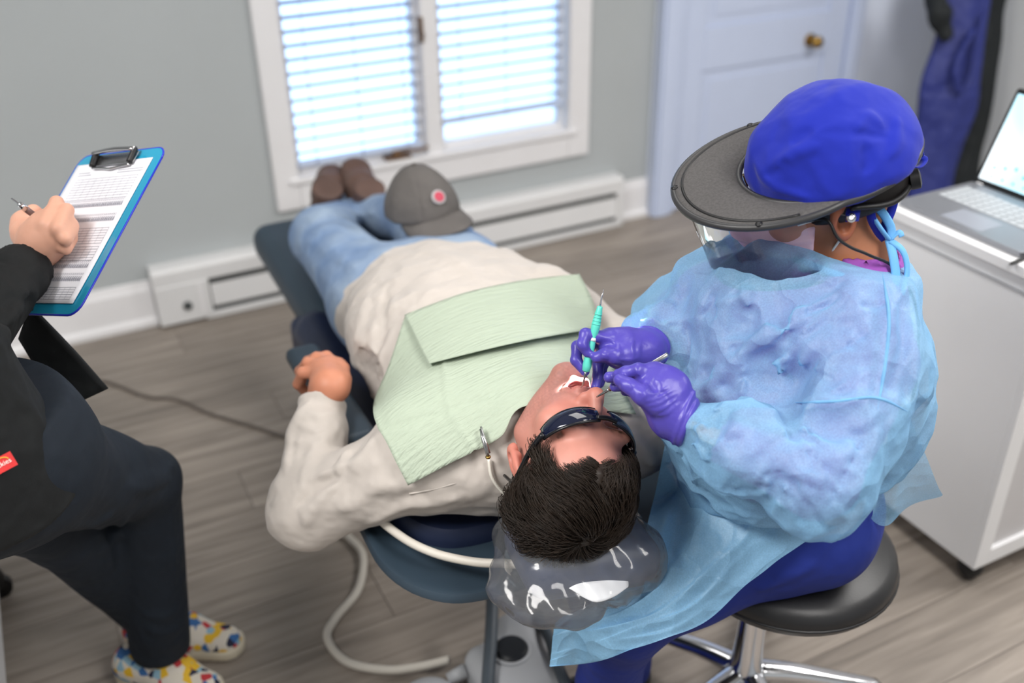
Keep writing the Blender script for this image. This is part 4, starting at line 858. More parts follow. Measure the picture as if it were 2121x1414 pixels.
# lap drape of the gown
lap = U([rc(hLh + np.array([0, 0, .02]), hLk + np.array([0, -.02, .0]), .108, .086), rc(hRh, hRk, .10, .075), rc(hLk, hLa * .35 + hLk * .65, .085, .085), rc((.98, .98, .62), (.75, 1.01, .50), .11, .085)], .07)
dp = [[(1388, 880), (1490, 915), (1610, 960), (1760, 1010)], [(1372, 948), (1480, 985), (1600, 1040), (1735, 1085)], [(1352, 1050), (1450, 1075), (1560, 1110), (1655, 1135)], [(1322, 1150), (1400, 1170), (1480, 1195), (1550, 1216)], [(1262, 1225), (1330, 1245), (1392, 1275), (1446, 1302)], [(1195, 1262), (1238, 1290), (1272, 1322), (1308, 1358)], [(1150, 1285), (1146, 1320), (1142, 1355), (1138, 1392)]]
dpx = surf([[(u, v, 0) for u, v in r] for r in dp], 60, 44)[:, :, :2]
Dd = np.linalg.norm(hitN(lap, dpx.reshape(-1, 2), .9, 2.6) - CAM, axis=1).reshape(60, 44)
miss = Dd > 2.3; Dd[miss] = np.nan; fillv = np.nanmedian(Dd); Dd = np.where(np.isnan(Dd), fillv, Dd)
for it in range(60):
    Ds = Dd.copy(); E_ = np.pad(Dd, 1, mode='edge'); av = (E_[:-2, 1:-1] + E_[2:, 1:-1] + E_[1:-1, :-2] + E_[1:-1, 2:]) / 4
    Dd = np.where(miss, av, .75 * Dd + .25 * av if it < 16 else Dd)
rr_ = np.stack([ray(u, v) for u, v in dpx.reshape(-1, 2)]); rr_ /= np.linalg.norm(rr_, axis=1)[:, None]
Gd = (CAM + rr_ * (Dd.reshape(-1, 1) - .012)).reshape(60, 44, 3)
s, t = np.meshgrid(np.linspace(0, 1, 44), np.linspace(0, 1, 60)); q = np.stack([s, t, 0 * s], -1).reshape(-1, 3)
wv = .012 * (1 - 1.7 * np.sqrt(noise3(q * np.array([1.0, .8, 1]), 7, 61) ** 2 + .001)) + .007 * (1 - 1.7 * np.sqrt(noise3(q, 17, 62) ** 2 + .002)) + .006 * np.sin(s.ravel() * 9 + 4 * t.ravel())
Gd[..., 2] += wv.reshape(60, 44)
MB().grid(Gd).obj('gown_skirt', M['gown2'], gown, subsurf=1)
Gb = surf([[at(1790, 985, 1.43), at(1850, 905, 1.45), at(1885, 865, 1.47)], [at(1795, 1015, 1.49), at(1865, 975, 1.50), at(1912, 945, 1.50)], [at(1800, 1050, 1.53), at(1862, 1035, 1.55), at(1930, 1005, 1.53)], [at(1795, 1080, 1.56), at(1850, 1075, 1.585), at(1940, 1022, 1.56)]], 26, 22)
s, t = np.meshgrid(np.linspace(0, 1, 22), np.linspace(0, 1, 26)); Gb[..., 0] += .012 * np.sin(s * 7 + t * 2) * t; Gb[..., 1] += .008 * np.sin(s * 11) * t
MB().grid(Gb).obj('gown_back_flap', M['gown'], gown, subsurf=1)
M['tie'] = mat('gown_binding', (112, 178, 232), .8, var=.05, bump=.2, bscale=400)
kn = at(1842, 497, 1.375)
ring = [hn + np.array([-.012, 0, -.002]) + (.072 + .006 * math.cos(2 * a)) * np.array([math.cos(a), math.sin(a), -.25 * math.cos(a)]) for a in np.linspace(0, 2 * math.pi, 40)]
MB().tube(ring, .0055, 8).obj('neck_binding', M['tie'], gown)
tb_ = MB().tube(spline([kn, at(1870, 520, 1.375), at(1879, 560, 1.38), at(1868, 610, 1.385)], 16), .008, 8, flat=.5).tube(spline([kn, at(1850, 530, 1.37), at(1856, 575, 1.375), at(1850, 600, 1.38)], 16), .007, 8, flat=.5).tube(spline([kn, at(1822, 470, 1.36), at(1805, 440, 1.355), at(1820, 432, 1.36), at(1845, 470, 1.37), kn], 20), .006, 8, flat=.5).tube(spline([kn, at(1862, 480, 1.37), at(1868, 490, 1.37)], 8), .005, 8, flat=.4)
tb_.obj('neck_tie', M['tie'], gown)
# surgical cap ----------------------------------------------------
def scap(p):
    q = (p - GH) @ GM
    d = U([el((0, -.012, .052), (.085, .105, .080)), (el((0, -.026, .058), (.089, .090, .074)), .05), (el((0, -.03, .03), (.085, .098, .06)), .04)], .04)(q)
    d = d - .0035 * (1 - 1.4 * np.abs(noise3(q, 34, 51))) - .0018 * noise3(q, 85, 52)
    for g in capr: d = d - g(p)
    low = plane((0, 0, .028), (0, .08, 1))(q); return smax(d, -low - .0, .006)
capr = []
CF = [([(1560, 330), (1600, 385), (1680, 412)], .008, .004), ([(1600, 350), (1640, 320), (1700, 300)], .010, .006), ([(1640, 300), (1655, 285), (1685, 265)], .008, -.006), ([(1770, 275), (1795, 240), (1830, 265)], .008, .007), ([(1790, 300), (1800, 330), (1790, 360)], .008, -.007), ([(1700, 275), (1760, 273), (1840, 285)], .006, -.004), ([(1580, 365), (1610, 350), (1630, 330)], .007, -.006), ([(1840, 330), (1858, 290), (1860, 240)], .008, .006)]
for p, w, a in CF:
    h = hits(scap, p)
    if len(h) > 1: capr = capr + [ridge(spline(h, 8), w, a)]
scp = sdf_obj('surgical_cap', scap, GH - .2, GH + .24, .0042, M['capb'], hyg)
MB().grid([[at(1756, 425, 1.335), at(1782, 418, 1.335)], [at(1752, 440, 1.333), at(1782, 434, 1.333)], [at(1752, 460, 1.335), at(1778, 458, 1.335)]]).obj('snap_tab', M['capb'], scp, solid=.003)
MB().lathe(at(1763, 451, 1.328), [(.0065, -.002), (.0065, .001), (.004, .002), (.003, .0005)], 16, np.array([RW[:, 0], RW[:, 1], -RW[:, 2]]).T).obj('snap_button', M['chrome'], scp, angle=40)
def ribbon(pts, w, nvec, n=24):
    P = spline(pts, n); T = np.gradient(P, axis=0); s = np.cross(T, nvec); s /= np.linalg.norm(s, axis=1)[:, None]; return MB().grid(np.stack([P - s * w, P + s * w], 1))
vn = ray(1850, 400)
ribbon([at(1866, 318, 1.37), at(1862, 370, 1.37), at(1848, 430, 1.37), at(1832, 470, 1.375), at(1828, 484, 1.38)], .006, vn + np.array([.5, 0, 0])).obj('cap_tie', M['capb'], scp, solid=.0016)
ribbon([at(1838, 335, 1.36), at(1812, 400, 1.345), at(1804, 445, 1.35), at(1818, 478, 1.37), at(1834, 496, 1.38)], .006, vn + np.array([.5, 0, 0])).obj('cap_tie', M['capb'], scp, solid=.0016)
ribbon([at(1866, 318, 1.37), at(1885, 304, 1.38), at(1908, 316, 1.39), at(1914, 333, 1.39), at(1899, 347, 1.38), at(1872, 338, 1.37)], .005, np.array([0, .3, 1.])).obj('cap_tie', M['capb'], scp, solid=.0016)
# mask
mk0 = U([el((0, .030, -.052), (.069, .076, .076)), (rc((0, .095, .0), (0, .122, -.040), .012, .016), .03), (el((0, .088, -.085), (.03, .03, .035)), .03)], .03)
def mask_f(p):
    q = (p - GH) @ GM; d = mk0(q) + .0007 * np.sin(q[:, 2] * 420); s = np.abs(d - .002) - .0030
    return smax(s, np.maximum.reduce([q[:, 2] - .004 - .10 * (q[:, 1] - .12) * 0, -.122 - q[:, 2], .028 - q[:, 1] - .25 * (q[:, 2] + .05)]), .002)
mk = sdf_obj('face_mask', mask_f, GH - .19, GH + .16, .0026, M['mask'], hyg)
for s in (1, -1):
    for z0, z1 in ((-.008, .012), (-.105, -.03)):
        MB().tube(spline([gh(s * .066, .042, z0), gh(s * .074, .012, z0 * .5 + z1 * .5), gh(s * .081, -.014, z1)], 12), .0019, 6).obj('ear_loop', M['elastic'], mk)
hb = sdf_obj('hair', lambda p: smax(el((0, -.02, .005), (.081, .098, .09))((p - GH) @ GM) - .002, np.maximum(((p - GH) @ GM)[:, 1] - .0 + .9 * (((p - GH) @ GM)[:, 2] - .02), -.012 - ((p - GH) @ GM)[:, 2]), .01), GH - .16, GH + .16, .005, mat('black_hair', (26, 22, 22), .5, var=.3, vscale=60), hyg)
# gloves ----------------------------------------------------------
def Z4(zx, zy, d): return at(1130 + zx / 4.16, 580 + zy / 4.16, d)
def gloveR():
    W_ = at(1338, 724, 1.485); vd = ray(1290, 720)
    palm = U([rc(W_, Z4(660, 590, 1.475), .024, .026, (vd, .75)), rc(Z4(660, 560, 1.475), Z4(540, 510, 1.468), .025, .015, (vd, .8)), rc(Z4(700, 640, 1.462), Z4(560, 590, 1.478), .021, .017)], .018)
    F = [finger([Z4(550, 500, 1.463), Z4(345, 468, 1.455), Z4(315, 552, 1.450), Z4(362, 625, 1.452)], .0100, .0070), finger([Z4(530, 540, 1.483), Z4(272, 575, 1.478), Z4(262, 690, 1.470), Z4(338, 785, 1.466)], .0098, .0068), finger([Z4(560, 600, 1.493), Z4(455, 700, 1.498), Z4(448, 830, 1.492), Z4(430, 918, 1.484)], .0098, .0070), finger([Z4(580, 620, 1.503), Z4(492, 730, 1.512), Z4(482, 830, 1.510), Z4(468, 890, 1.504)], .0088, .0066)]
    th = finger([Z4(700, 650, 1.456), Z4(600, 655, 1.446), Z4(520, 640, 1.446), Z4(440, 664, 1.448)], .0140, .0084)
    return U([palm] + [(f, .005) for f in F] + [(th, .007)], .006), W_, [([(560, 520), (620, 560), (640, 640)], .0016), ([(450, 480), (520, 500), (600, 520)], .0014), ([(500, 600), (560, 615), (610, 600)], .0016), ([(520, 625), (525, 650), (520, 690)], .0016), ([(490, 620), (495, 650), (490, 685)], .0014), ([(760, 500), (740, 580), (760, 680)], .0016), ([(820, 500), (800, 600), (815, 700)], .0016), ([(330, 560), (350, 580), (365, 600)], .0012), ([(640, 680), (720, 690), (800, 660)], .0016)]
def gloveL():
    W_ = at(1398, 866, 1.362); vd = ray(1380, 820)
    palm = U([rc(W_, Z4(1050, 960, 1.355), .026, .026, (vd, .7)), rc(Z4(1055, 930, 1.357), Z4(935, 815, 1.358), .024, .016, (vd, .75)), rc(Z4(1040, 1080, 1.352), Z4(890, 960, 1.35), .026, .018, (vd, .75)), rc(Z4(980, 930, 1.37), Z4(900, 870, 1.375), .024, .018)], .02)
    F = [finger([Z4(945, 815, 1.357), Z4(800, 775, 1.352), Z4(695, 795, 1.358), Z4(628, 812, 1.365)], .0105, .0074), finger([Z4(950, 870, 1.375), Z4(800, 825, 1.380), Z4(660, 836, 1.380), Z4(545, 836, 1.378)], .0105, .0074), finger([Z4(950, 920, 1.39), Z4(830, 895, 1.402), Z4(710, 905, 1.398), Z4(595, 918, 1.392)], .0100, .0070), finger([Z4(980, 970, 1.40), Z4(870, 955, 1.415), Z4(760, 960, 1.415), Z4(690, 955, 1.41)], .0092, .0068)]
    th = finger([Z4(950, 1080, 1.338), Z4(830, 990, 1.330), Z4(720, 908, 1.335), Z4(640, 862, 1.344)], .0150, .0084)
    return U([palm] + [(f, .005) for f in F] + [(th, .008)], .006), W_, [([(900, 800), (860, 870), (850, 960)], .0020), ([(930, 830), (880, 900), (860, 980)], .0018), ([(950, 850), (1000, 900), (980, 960)], .0014), ([(830, 1000), (930, 980), (1060, 920)], .0016), ([(850, 1040), (960, 1020), (1090, 950)], .0016), ([(870, 1080), (980, 1060), (1110, 980)], .0016), ([(920, 1120), (1020, 1100), (1130, 1020)], .0015), ([(960, 1170), (1050, 1140), (1150, 1060)], .0015), ([(640, 870), (660, 900), (650, 930)], .0010), ([(720, 880), (740, 910), (725, 940)], .0010), ([(800, 950), (850, 990), (840, 1030)], .0014), ([(780, 770), (800, 800), (790, 820)], .0010)]
for fn_, el_, nm in ((gloveR, RE, 'R'), (gloveL, LE, 'L')):
    g, W_, cre = fn_(); back = nrm(el_ - W_); rdg = []
    for pts_, am in cre:
        hh = hits(g, [(1130 + a / 4.16, 580 + b / 4.16) for a, b in pts_])
        if len(hh) > 2: rdg.append(ridge(spline(hh, 7), .0032, am))
    cf = rc(W_ - back * .004, W_ + back * .03, .0285, .031)
    def glove_f(p, g=g, W_=W_, back=back, cf=cf, rdg=rdg):
        d = smin(g(p), cf(p), .015)
        for r_ in rdg: d = d - r_(p)
        t = (p - W_) @ back
        d = d - .0022 * np.exp(-((t - .012) / .003) ** 2) - .0016 * np.exp(-((t - .019) / .0025) ** 2)
        d = d - .0005 * (1 - 1.5 * np.abs(noise3(p, 120, 71)))
        return smax(d, t - .024, .003)
    sdf_obj('glove', glove_f, W_ - np.array([.20, .16, .14]), W_ + np.array([.10, .20, .14]), .0021, M['glove'], hyg)
# face shield -----------------------------------------------------
fs = empty('face_shield', gh(0, .1, .05), 'charcoal brimmed face shield with clear visor worn over the blue cap', 'face shield')
def rimpt(a, w, z): return gh(.0945 * math.sin(a) * (1 + w / .11), -.006 + .115 * math.cos(a) + w * math.cos(a) * 1.0, z)
def bw(a): c = math.cos(a * .92); return .011 + .082 * max(c, 0) ** 1.1
def bz(a, k): return .044 - .006 * k * abs(math.sin(a)) + .006 * k - .010 * (1 - math.cos(a)) * .4
A_ = np.linspace(-math.pi, math.pi, 97); top = [[rimpt(a, bw(a) * k, bz(a, k) + .004 + .003 * math.sin(math.pi * k)) for k in np.linspace(0, 1, 12)] for a in A_]
br = MB().grid(top).obj('brim', M['visor'], fs, solid=.005)
MB().tube([rimpt(a, bw(a), bz(a, 1) + .002) for a in A_], .0055, 10).obj('brim_edge', M['visor_rim'], br)
MB().tube([rimpt(a, 0, bz(a, 0) + .004) for a in A_], .0048, 8).obj('brim_inner_edge', M['visor_rim'], br)
MB().tube([rimpt(a, bw(a) * .86, bz(a, .86) + .0075) for a in np.linspace(-1.3, 1.3, 40)], .0022, 6).obj('visor_slot', M['black'], br)
MB().grid([[rimpt(a, bw(a) * .90, bz(a, .9) + .008 - .195 * k * (1 - .12 * abs(a))) - GM[:, 1] * .012 * k for k in np.linspace(0, 1, 14)] for a in np.linspace(-1.32, 1.32, 44)]).obj('visor', clear('visor_film', (.985, .985, .99), .012, rough=.02, refl=1.0, bump=.05, bscale=9), fs)
for a in (-1.0, 0.02, 1.0): MB().lathe(rimpt(a, bw(a) * .98, bz(a, 1) + .006), [(.005, -.002), (.005, .002), (.002, .003)], 12, GM).obj('rivet', M['black'], br)
MB().tube(spline([gh(.09, -.03, .02), gh(.07, -.085, .0), gh(.02, -.115, -.002), gh(-.05, -.10, .0)], 20), .004, 8).obj('ratchet_band', M['black'], fs)
MB().lathe(gh(.03, -.117, .0), [(.014, -.006), (.014, .006), (.009, .008)], 16, np.array([GM[:, 0], GM[:, 2], -GM[:, 1]]).T).obj('ratchet_knob', M['black'], fs, angle=40)
# eyeglasses
eg = empty('eyeglasses', gh(0, .11, 0), 'thin metal eyeglasses above the pink face mask', 'glasses')
M['gm'] = mat('glasses_metal', (130, 118, 104), .3, 1, var=.1)
for s in (-1, 1):
    rim = [gh(s * .034 + .024 * math.cos(a), .116 - .012 * abs(math.cos(a)) * (1 if math.cos(a) * s > 0 else 0), .002 + .018 * math.sin(a)) for a in np.linspace(0, 2 * math.pi, 30)]
    MB().tube(rim, .0014, 6).obj('rim', M['gm'], eg)
    MB().add(rim[:-1], [tuple(range(29))]).obj('lens', clear('eyeglass_lens', (.98, .98, .98), .02), eg)
    MB().tube(spline([gh(s * .058, .104, .008), gh(s * .073, .06, .010), gh(s * .081, .0, .012), gh(s * .082, -.025, .004)], 16), .0018, 6).obj('temple', M['gm'], eg)
MB().tube(spline([gh(-.011, .116, .006), gh(0, .121, .010), gh(.011, .116, .006)], 8), .0014, 6).obj('bridge', M['gm'], eg)
# cable of the headlight and the headlight itself
hl = empty('headlight', gh(0, .128, .022), 'small black headlight clipped above the eyeglasses, its cable running over the blue gown', 'headlight')
MB().cyl(gh(0, .118, .026), gh(0, .142, .012), .008, .009, 16).obj('lamp_body', M['black'], hl)
cpts = [gh(.082, .03, .008), at(1712, 455, 1.335), at(1735, 492, 1.335), at(1762, 512, 1.34), at(1800, 528, 1.35), at(1858, 560, 1.385), at(1900, 650, 1.43), at(1895, 800, 1.435), at(1862, 905, 1.42), at(1853, 945, 1.44), at(1836, 982, 1.46), at(1818, 1002, 1.48), (1.08, .88, .70)]
MB().tube(spline(cpts, 70), .0021, 8).obj('cable', M['black'], hl)
lsp = bpy.data.lights.new('headlight_beam', 'SPOT'); lsp.energy = 300; lsp.spot_size = math.radians(8); lsp.spot_blend = .7; lsp.shadow_soft_size = .006; lsp.color = (.86, .93, 1)
lo_ = bpy.data.objects.new('headlight_beam', lsp); COL.objects.link(lo_)
src = gh(0, .147, .008); tgt = hp(.0, .10, -.075) + np.array([.0, 0, .0]); dv = Vector((tgt - src).tolist()); lo_.location = src.tolist(); lo_.rotation_euler = dv.to_track_quat('-Z', 'Y').to_euler()
# instruments ------------------------------------------------------
M['teal'] = mat('teal_resin', (92, 208, 190), .38, var=.06, vscale=60)
sca = empty('dental_scaler', at(1225, 720, 1.452), 'teal handled dental scaler held in the upper violet glove', 'dental instrument')
p0, p1 = at(1243, 634, 1.447), at(1213, 770, 1.459)
dirn = nrm(p1 - p0); Ls = np.linalg.norm(p1 - p0)
prof = [(0, .0035), (.02, .0042), (.06, .0044), (.09, .0052), (.13, .0048), (.2, .0060), (.3, .0066), (.4, .0060), (.46, .0048), (.5, .0046), (.56, .0050), (.75, .0062), (.9, .0068), (.98, .0056), (1, .0030)]
MB().tube([p0 + dirn * Ls * a for a, r in prof], [r for a, r in prof], 16).obj('handle', M['teal'], sca)
for a in (.12, .17, .22, .27, .32): MB().tube([p0 + dirn * (Ls * a - .001), p0 + dirn * (Ls * a + .001)], .0068 - abs(a - .27) * .008, 14).obj('grip_ridge', M['teal'], sca)
MB().tube([p0 + dirn * Ls * .475, p0 + dirn * Ls * .525], .0053, 16).obj('white_band', M['elastic'], sca)
MB().tube(spline([p0, at(1246, 615, 1.446), at(1249, 606, 1.446), at(1250, 598, 1.450)], 12), np.linspace(.0014, .0004, 12), 8).obj('upper_tip', M['steel'], sca)
MB().tube(spline([p1, at(1210, 785, 1.464), at(1207, 797, 1.470), at(1203, 802, 1.476)], 12), np.linspace(.0022, .0006, 12), 8).obj('working_tip', M['steel'], sca)
mir = empty('dental_mirror', at(1310, 780, 1.40), 'slim steel dental mirror held in the lower violet glove', 'dental instrument')
q0, q1 = at(1383, 734, 1.372), at(1262, 806, 1.432)
MB().cyl(q0, q1, .0034, .0034, 14).obj('handle', M['steel'], mir); q2 = at(1236, 822, 1.448); MB().tube(spline([q1, q1 * .5 + q2 * .5, q2], 8), np.linspace(.0026, .0012, 8), 8).obj('neck', M['steel'], mir)
MB().lathe(hp(.012, .088, -.072), [(.010, -.001), (.010, .001), (.009, .0012)], 20, PM).obj('mirror_head', M['chrome'], mir, angle=40)
# ------------------------------------------------------------------ standing assistant with a clipboard
M['skina'] = mat('skin_light', (214, 158, 132), .5, attr='col', sss=.1, bump=.1, bscale=900, var=.05, vscale=60)
M['jacket'] = mat('black_jacket', (17, 20, 22), .8, var=.12, vscale=14, bump=.25, bscale=600, wrinkle=.35, wscale=12)
M['navytop'] = mat('navy_scrub', (24, 30, 66), .85, var=.1, vscale=14, bump=.2, bscale=600, wrinkle=.4, wscale=14)
M['tealpant'] = mat('dark_navy_trousers', (22, 32, 44), .8, var=.12, vscale=10, bump=.2, bscale=600, wrinkle=.3, wscale=10)
BM = np.array([[.5265, -.8173, .2342], [.6205, .5557, .5533], [-.5824, -.1460, .7997]]).T; BC = np.array([.0423, 1.658, 1.0607])
bq, _r = np.linalg.qr(BM); BM = bq * np.sign(np.diag(bq.T @ BM)); BN = BM[:, 2]
def onb(u, v, h=0): r = ray(u, v); c = BC + BN * h; return CAM + r * (((c - CAM) @ BN) / (r @ BN))
bw_ = lambda x, y, z: BC + BM @ np.array([x, y, z])
FWD = nrm([.90, .43, 0]); LFT = np.array([-FWD[1], FWD[0], 0])
pel = np.array([-.20, 1.40, .86]); cst = np.array([-.27, 1.36, 1.20]); nkb = np.array([-.275, 1.36, 1.365]); ahd = np.array([-.25, 1.38, 1.51])
RSh = cst + np.array([0, 0, .1]) - LFT * .165; LSh = cst + np.array([0, 0, .1]) + LFT * .165
REl, RWa = at(-130, 760, 1.36), onb(66, 536, .028)
LEl, LWa = LSh + np.array([.0, .05, -.27]), bw_(-.15, -.13, -.02)
hipA, kneA, ankA = np.array([-.11, 1.40, .80]), np.array([.043, 1.655, .545]), np.array([.0, 1.70, .105])
hipB, kneB, ankB = np.array([-.22, 1.46, .80]), np.array([-.11, 1.61, .53]), np.array([.0, 1.80, .10])
AH = np.array([LFT, nrm(FWD * .9 + np.array([0, 0, -.42])), nrm(FWD * .42 + np.array([0, 0, .9]))]).T
atorso = U([rc(cst, pel + np.array([0, 0, .08]), .135, .145, (FWD, .78)), (rc(nkb, RSh, .06, .06), .05), (rc(nkb, LSh, .06, .06), .05), (el(pel, (.16, .16, .12)), .06)], .06)
aarm = chain([RSh, REl, RWa], [.058, .045, .030], .03); aarmL = chain([LSh, LEl, LWa], [.058, .045, .030], .03)
alegs = U([rc(hipA, kneA, .088, .056), rc(kneA, ankA, .056, .050), rc(hipB, kneB, .088, .054), rc(kneB, ankB, .054, .046)], .02)
ahead = head_fn(ahd, AH, 0.); aneck = rc(ahd + AH @ np.array([0, -.03, -.05]), nkb, .048, .052)
def H5(zx, zy, h): return onb(zx / 3.535, 280 + zy / 3.535, h)
def writing_hand():
    palm = U([rc(RWa, H5(300, 760, .040), .027, .034, (BN, .75)), rc(H5(300, 760, .04), H5(330, 660, .052), .032, .026, (BN, .8)), rc(H5(330, 790, .03), H5(440, 720, .036), .032, .026, (BN, .85)), rc(H5(200, 720, .035), H5(170, 640, .036), .026, .020)], .025)
    F = [finger([H5(340, 655, .060), H5(415, 495, .058), H5(425, 545, .030), H5(385, 610, .014)], .0118, .0085), finger([H5(430, 690, .052), H5(488, 550, .048), H5(490, 600, .022), H5(440, 660, .010)], .0118, .0085), finger([H5(480, 760, .040), H5(520, 660, .032), H5(510, 700, .014), H5(470, 740, .008)], .0112, .008), finger([H5(480, 830, .026), H5(515, 760, .018), H5(500, 790, .009), H5(470, 810, .007)], .010, .0075)]
    th = finger([H5(160, 700, .036), H5(170, 610, .048), H5(245, 560, .048), H5(300, 585, .036)], .0150, .0095)
    return U([palm] + [(f, .008) for f in F] + [(th, .010)], .008)
whand = writing_hand()
lhand = U([rc(LWa, bw_(-.10, -.10, -.022), .027, .03, (BN, .6))] + [(finger([bw_(-.095, -.12 + .022 * i, -.018), bw_(-.06, -.125 + .024 * i, -.016), bw_(-.03, -.125 + .024 * i, -.014)], .0095, .008), .008) for i in range(4)] + [(finger([bw_(-.13, -.08, -.012), bw_(-.126, -.07, .008), bw_(-.10, -.06, .012)], .011, .009), .008)], .01)
V1, Q1 = polygonise(whand, H5(300, 750, .04) - .12, H5(300, 750, .04) + .12, .0024)
V2, Q2 = polygonise(lambda p: U([aneck, (atorso, .04), (aarm, .03), (aarmL, .03), (alegs, .05)], .03)(p) + .016, (-.50, 1.02, .06), (.30, 1.95, 1.46), .014)
V3, Q3 = polygonise(U([ahead, (aneck, .02)], .02), ahd - np.array([.16, .16, .2]), ahd + .17, .005)
V4, Q4 = polygonise(lhand, LWa - .16, LWa + .2, .004)
Va = np.vstack([V1, V2, V3, V4]); k1 = len(V1); k2 = k1 + len(V2); k3 = k2 + len(V3)
ca = skin_colors(ahd, AH, (214, 158, 132), (196, 116, 110))(Va); ca[:k1] = SKIN((222, 168, 144)); ca[k3:] = SKIN((222, 168, 144))
asst = mesh_obj('person', Va, np.vstack([Q1, Q2 + k1, Q3 + k2, Q4 + k3]), M['skina'], None, org=(-.1, 1.5, 0), colors=ca)
tag(asst, 'standing person in a black jacket and dark trousers writing on a clipboard', 'person')
sdf_obj('hair', lambda p: smax(U([el((0, -.02, .035), (.086, .107, .097)), (el((0, -.13, .02), (.04, .04, .04)), .02)], .02)((p - ahd) @ AH) - .003 * noise3(p, 120, 4), np.minimum(.0 * p[:, 0] + 9, ((p - ahd) @ AH)[:, 1] - .05 - .8 * (((p - ahd) @ AH)[:, 2] - .04)), .01), ahd - .2, ahd + .2, .006, M['hairp'], asst)
sdf_obj('scrub_top', lambda p: smax(U([atorso, (el(pel + FWD * .015 + np.array([0, 0, -.02]), (.175, .175, .13)), .05)], .05)(p) - .008 - .003 * noise3(p, 30, 5), -plane((0, 0, .755), (-.2, -.2, 1))(p), .008), (-.48, 1.05, .66), (.12, 1.68, 1.45), .008, M['navytop'], asst)
jk0 = U([rc(cst + np.array([0, 0, .02]), pel + np.array([-.01, -.01, -.13]), .158, .200, (FWD, .86)), (rc(nkb, RSh, .072, .078), .05), (rc(nkb, LSh, .072, .078), .05)], .05)
jsl = chain([RSh, REl, RWa + nrm(REl - RWa) * .02], [.070, .066, .042], .03); jslL = chain([LSh, LEl, LWa + nrm(LEl - LWa) * .02], [.080, .070, .042], .03)
jf = []
for p, w, a in [([(20, 700), (60, 680), (90, 640)], .014, .008), ([(0, 720), (40, 640), (60, 600)], .014, .009), ([(100, 880), (130, 960), (170, 1010)], .012, .006), ([(30, 760), (60, 860), (70, 980)], .014, .006), ([(0, 640), (30, 620), (75, 625)], .012, -.007), ([(0, 1003), (30, 998), (62, 985)], .004, .003), ([(50, 880), (58, 930), (72, 990)], .004, .003), ([(62, 985), (80, 1040), (88, 1085)], .004, .003), ([(0, 1062), (90, 1050), (170, 1005)], .004, -.003), ([(40, 690), (110, 800), (165, 985)], .004, -.003), ([(110, 860), (140, 930), (150, 1000)], .012, .006), ([(20, 800), (80, 880), (120, 900)], .012, .006)]:
    h = hits(U([jk0, (jsl, .03)], .03), p, .5)
    if len(h) > 1: jf.append(ridge(h, w, a))
def jacket_f(p):
    q = p - pel; fw = q @ FWD; lt = q @ LFT; z = p[:, 2]
    body = jk0(p) - .004 - .006 * noise3(p, 18, 6) * np.clip((1.2 - z) * 2, 0, 1)
    wid = .03 + .07 * np.clip((1.15 - z) / .5, 0, 1)
    opening = np.maximum(np.abs(lt - .015) - wid, -(fw - .0)); body = smax(body, -opening, .006)
    body = np.maximum(body, -(jk0(p) + .012)) if True else body
    d = smin(body, np.minimum(jsl(p), jslL(p)) - .003 * noise3(p, 40, 7), .015)
    for g in jf: d = d - g(p)
    for W_, E2 in ((RWa, REl), (LWa, LEl)):
        ax = nrm(E2 - W_); t = (p - W_) @ ax; near = np.linalg.norm(p - W_, axis=1) < .12
        d = np.where(near, smax(d + .004 * np.exp(-((t - .075) / .012) ** 2) + .0012 * np.sin(t * 700) * (t < .07), .020 - t, .005), d)
    return smax(d, -plane((0, 0, .675), (.12, -.1, 1))(p), .008)
JFL = surf([[at(62, 632, 1.56), at(40, 700, 1.60)], [at(150, 722, 1.60), at(90, 780, 1.62)], [at(224, 804, 1.63), at(150, 840, 1.62)]], 14, 8)
jk = sdf_obj('jacket', jacket_f, (-.56, .98, .60), (.30, 1.80, 1.47), .0065, M['jacket'], asst)
MB().grid(JFL).obj('jacket_flap', M['jacket'], jk, solid=.006)
MB().tube([RWa + nrm(REl - RWa) * .022 + .0 * BN, RWa + nrm(REl - RWa) * .024], .001, 6).obj('cuff_stitch', M['jacket'], jk)
tfo = []
for p, w, a in [([(260, 1010), (310, 1010), (360, 985)], .012, .009), ([(280, 990), (330, 985), (368, 960)], .010, .006), ([(120, 1080), (190, 1090), (240, 1060)], .012, .008), ([(200, 1150), (240, 1110), (260, 1070)], .010, .007), ([(180, 1040), (215, 1110), (240, 1190)], .008, .006), ([(300, 1300), (340, 1310), (385, 1295)], .010, .008), ([(290, 1270), (340, 1280), (370, 1260)], .010, .006), ([(360, 1040), (362, 1130), (365, 1230)], .006, .005)]:
    h = hits(lambda p_: alegs(p_) - .014, p, 1.0)
    if len(h) > 1: tfo.append(ridge(h, w, a))
def trouser_f(p):
    d = U([alegs, (el(pel, (.175, .175, .14)), .06)], .05)(p) - .012 - .002 * noise3(p, 30, 15)
    for g in tfo: d = d - g(p)
    return smax(smax(d, plane((0, 0, .93), (0, 0, 1))(p), .01), -p[:, 2] + .085, .006)
sdf_obj('trousers', trouser_f, (-.46, 1.08, .06), (.32, 1.96, .96), .008, M['tealpant'], asst)
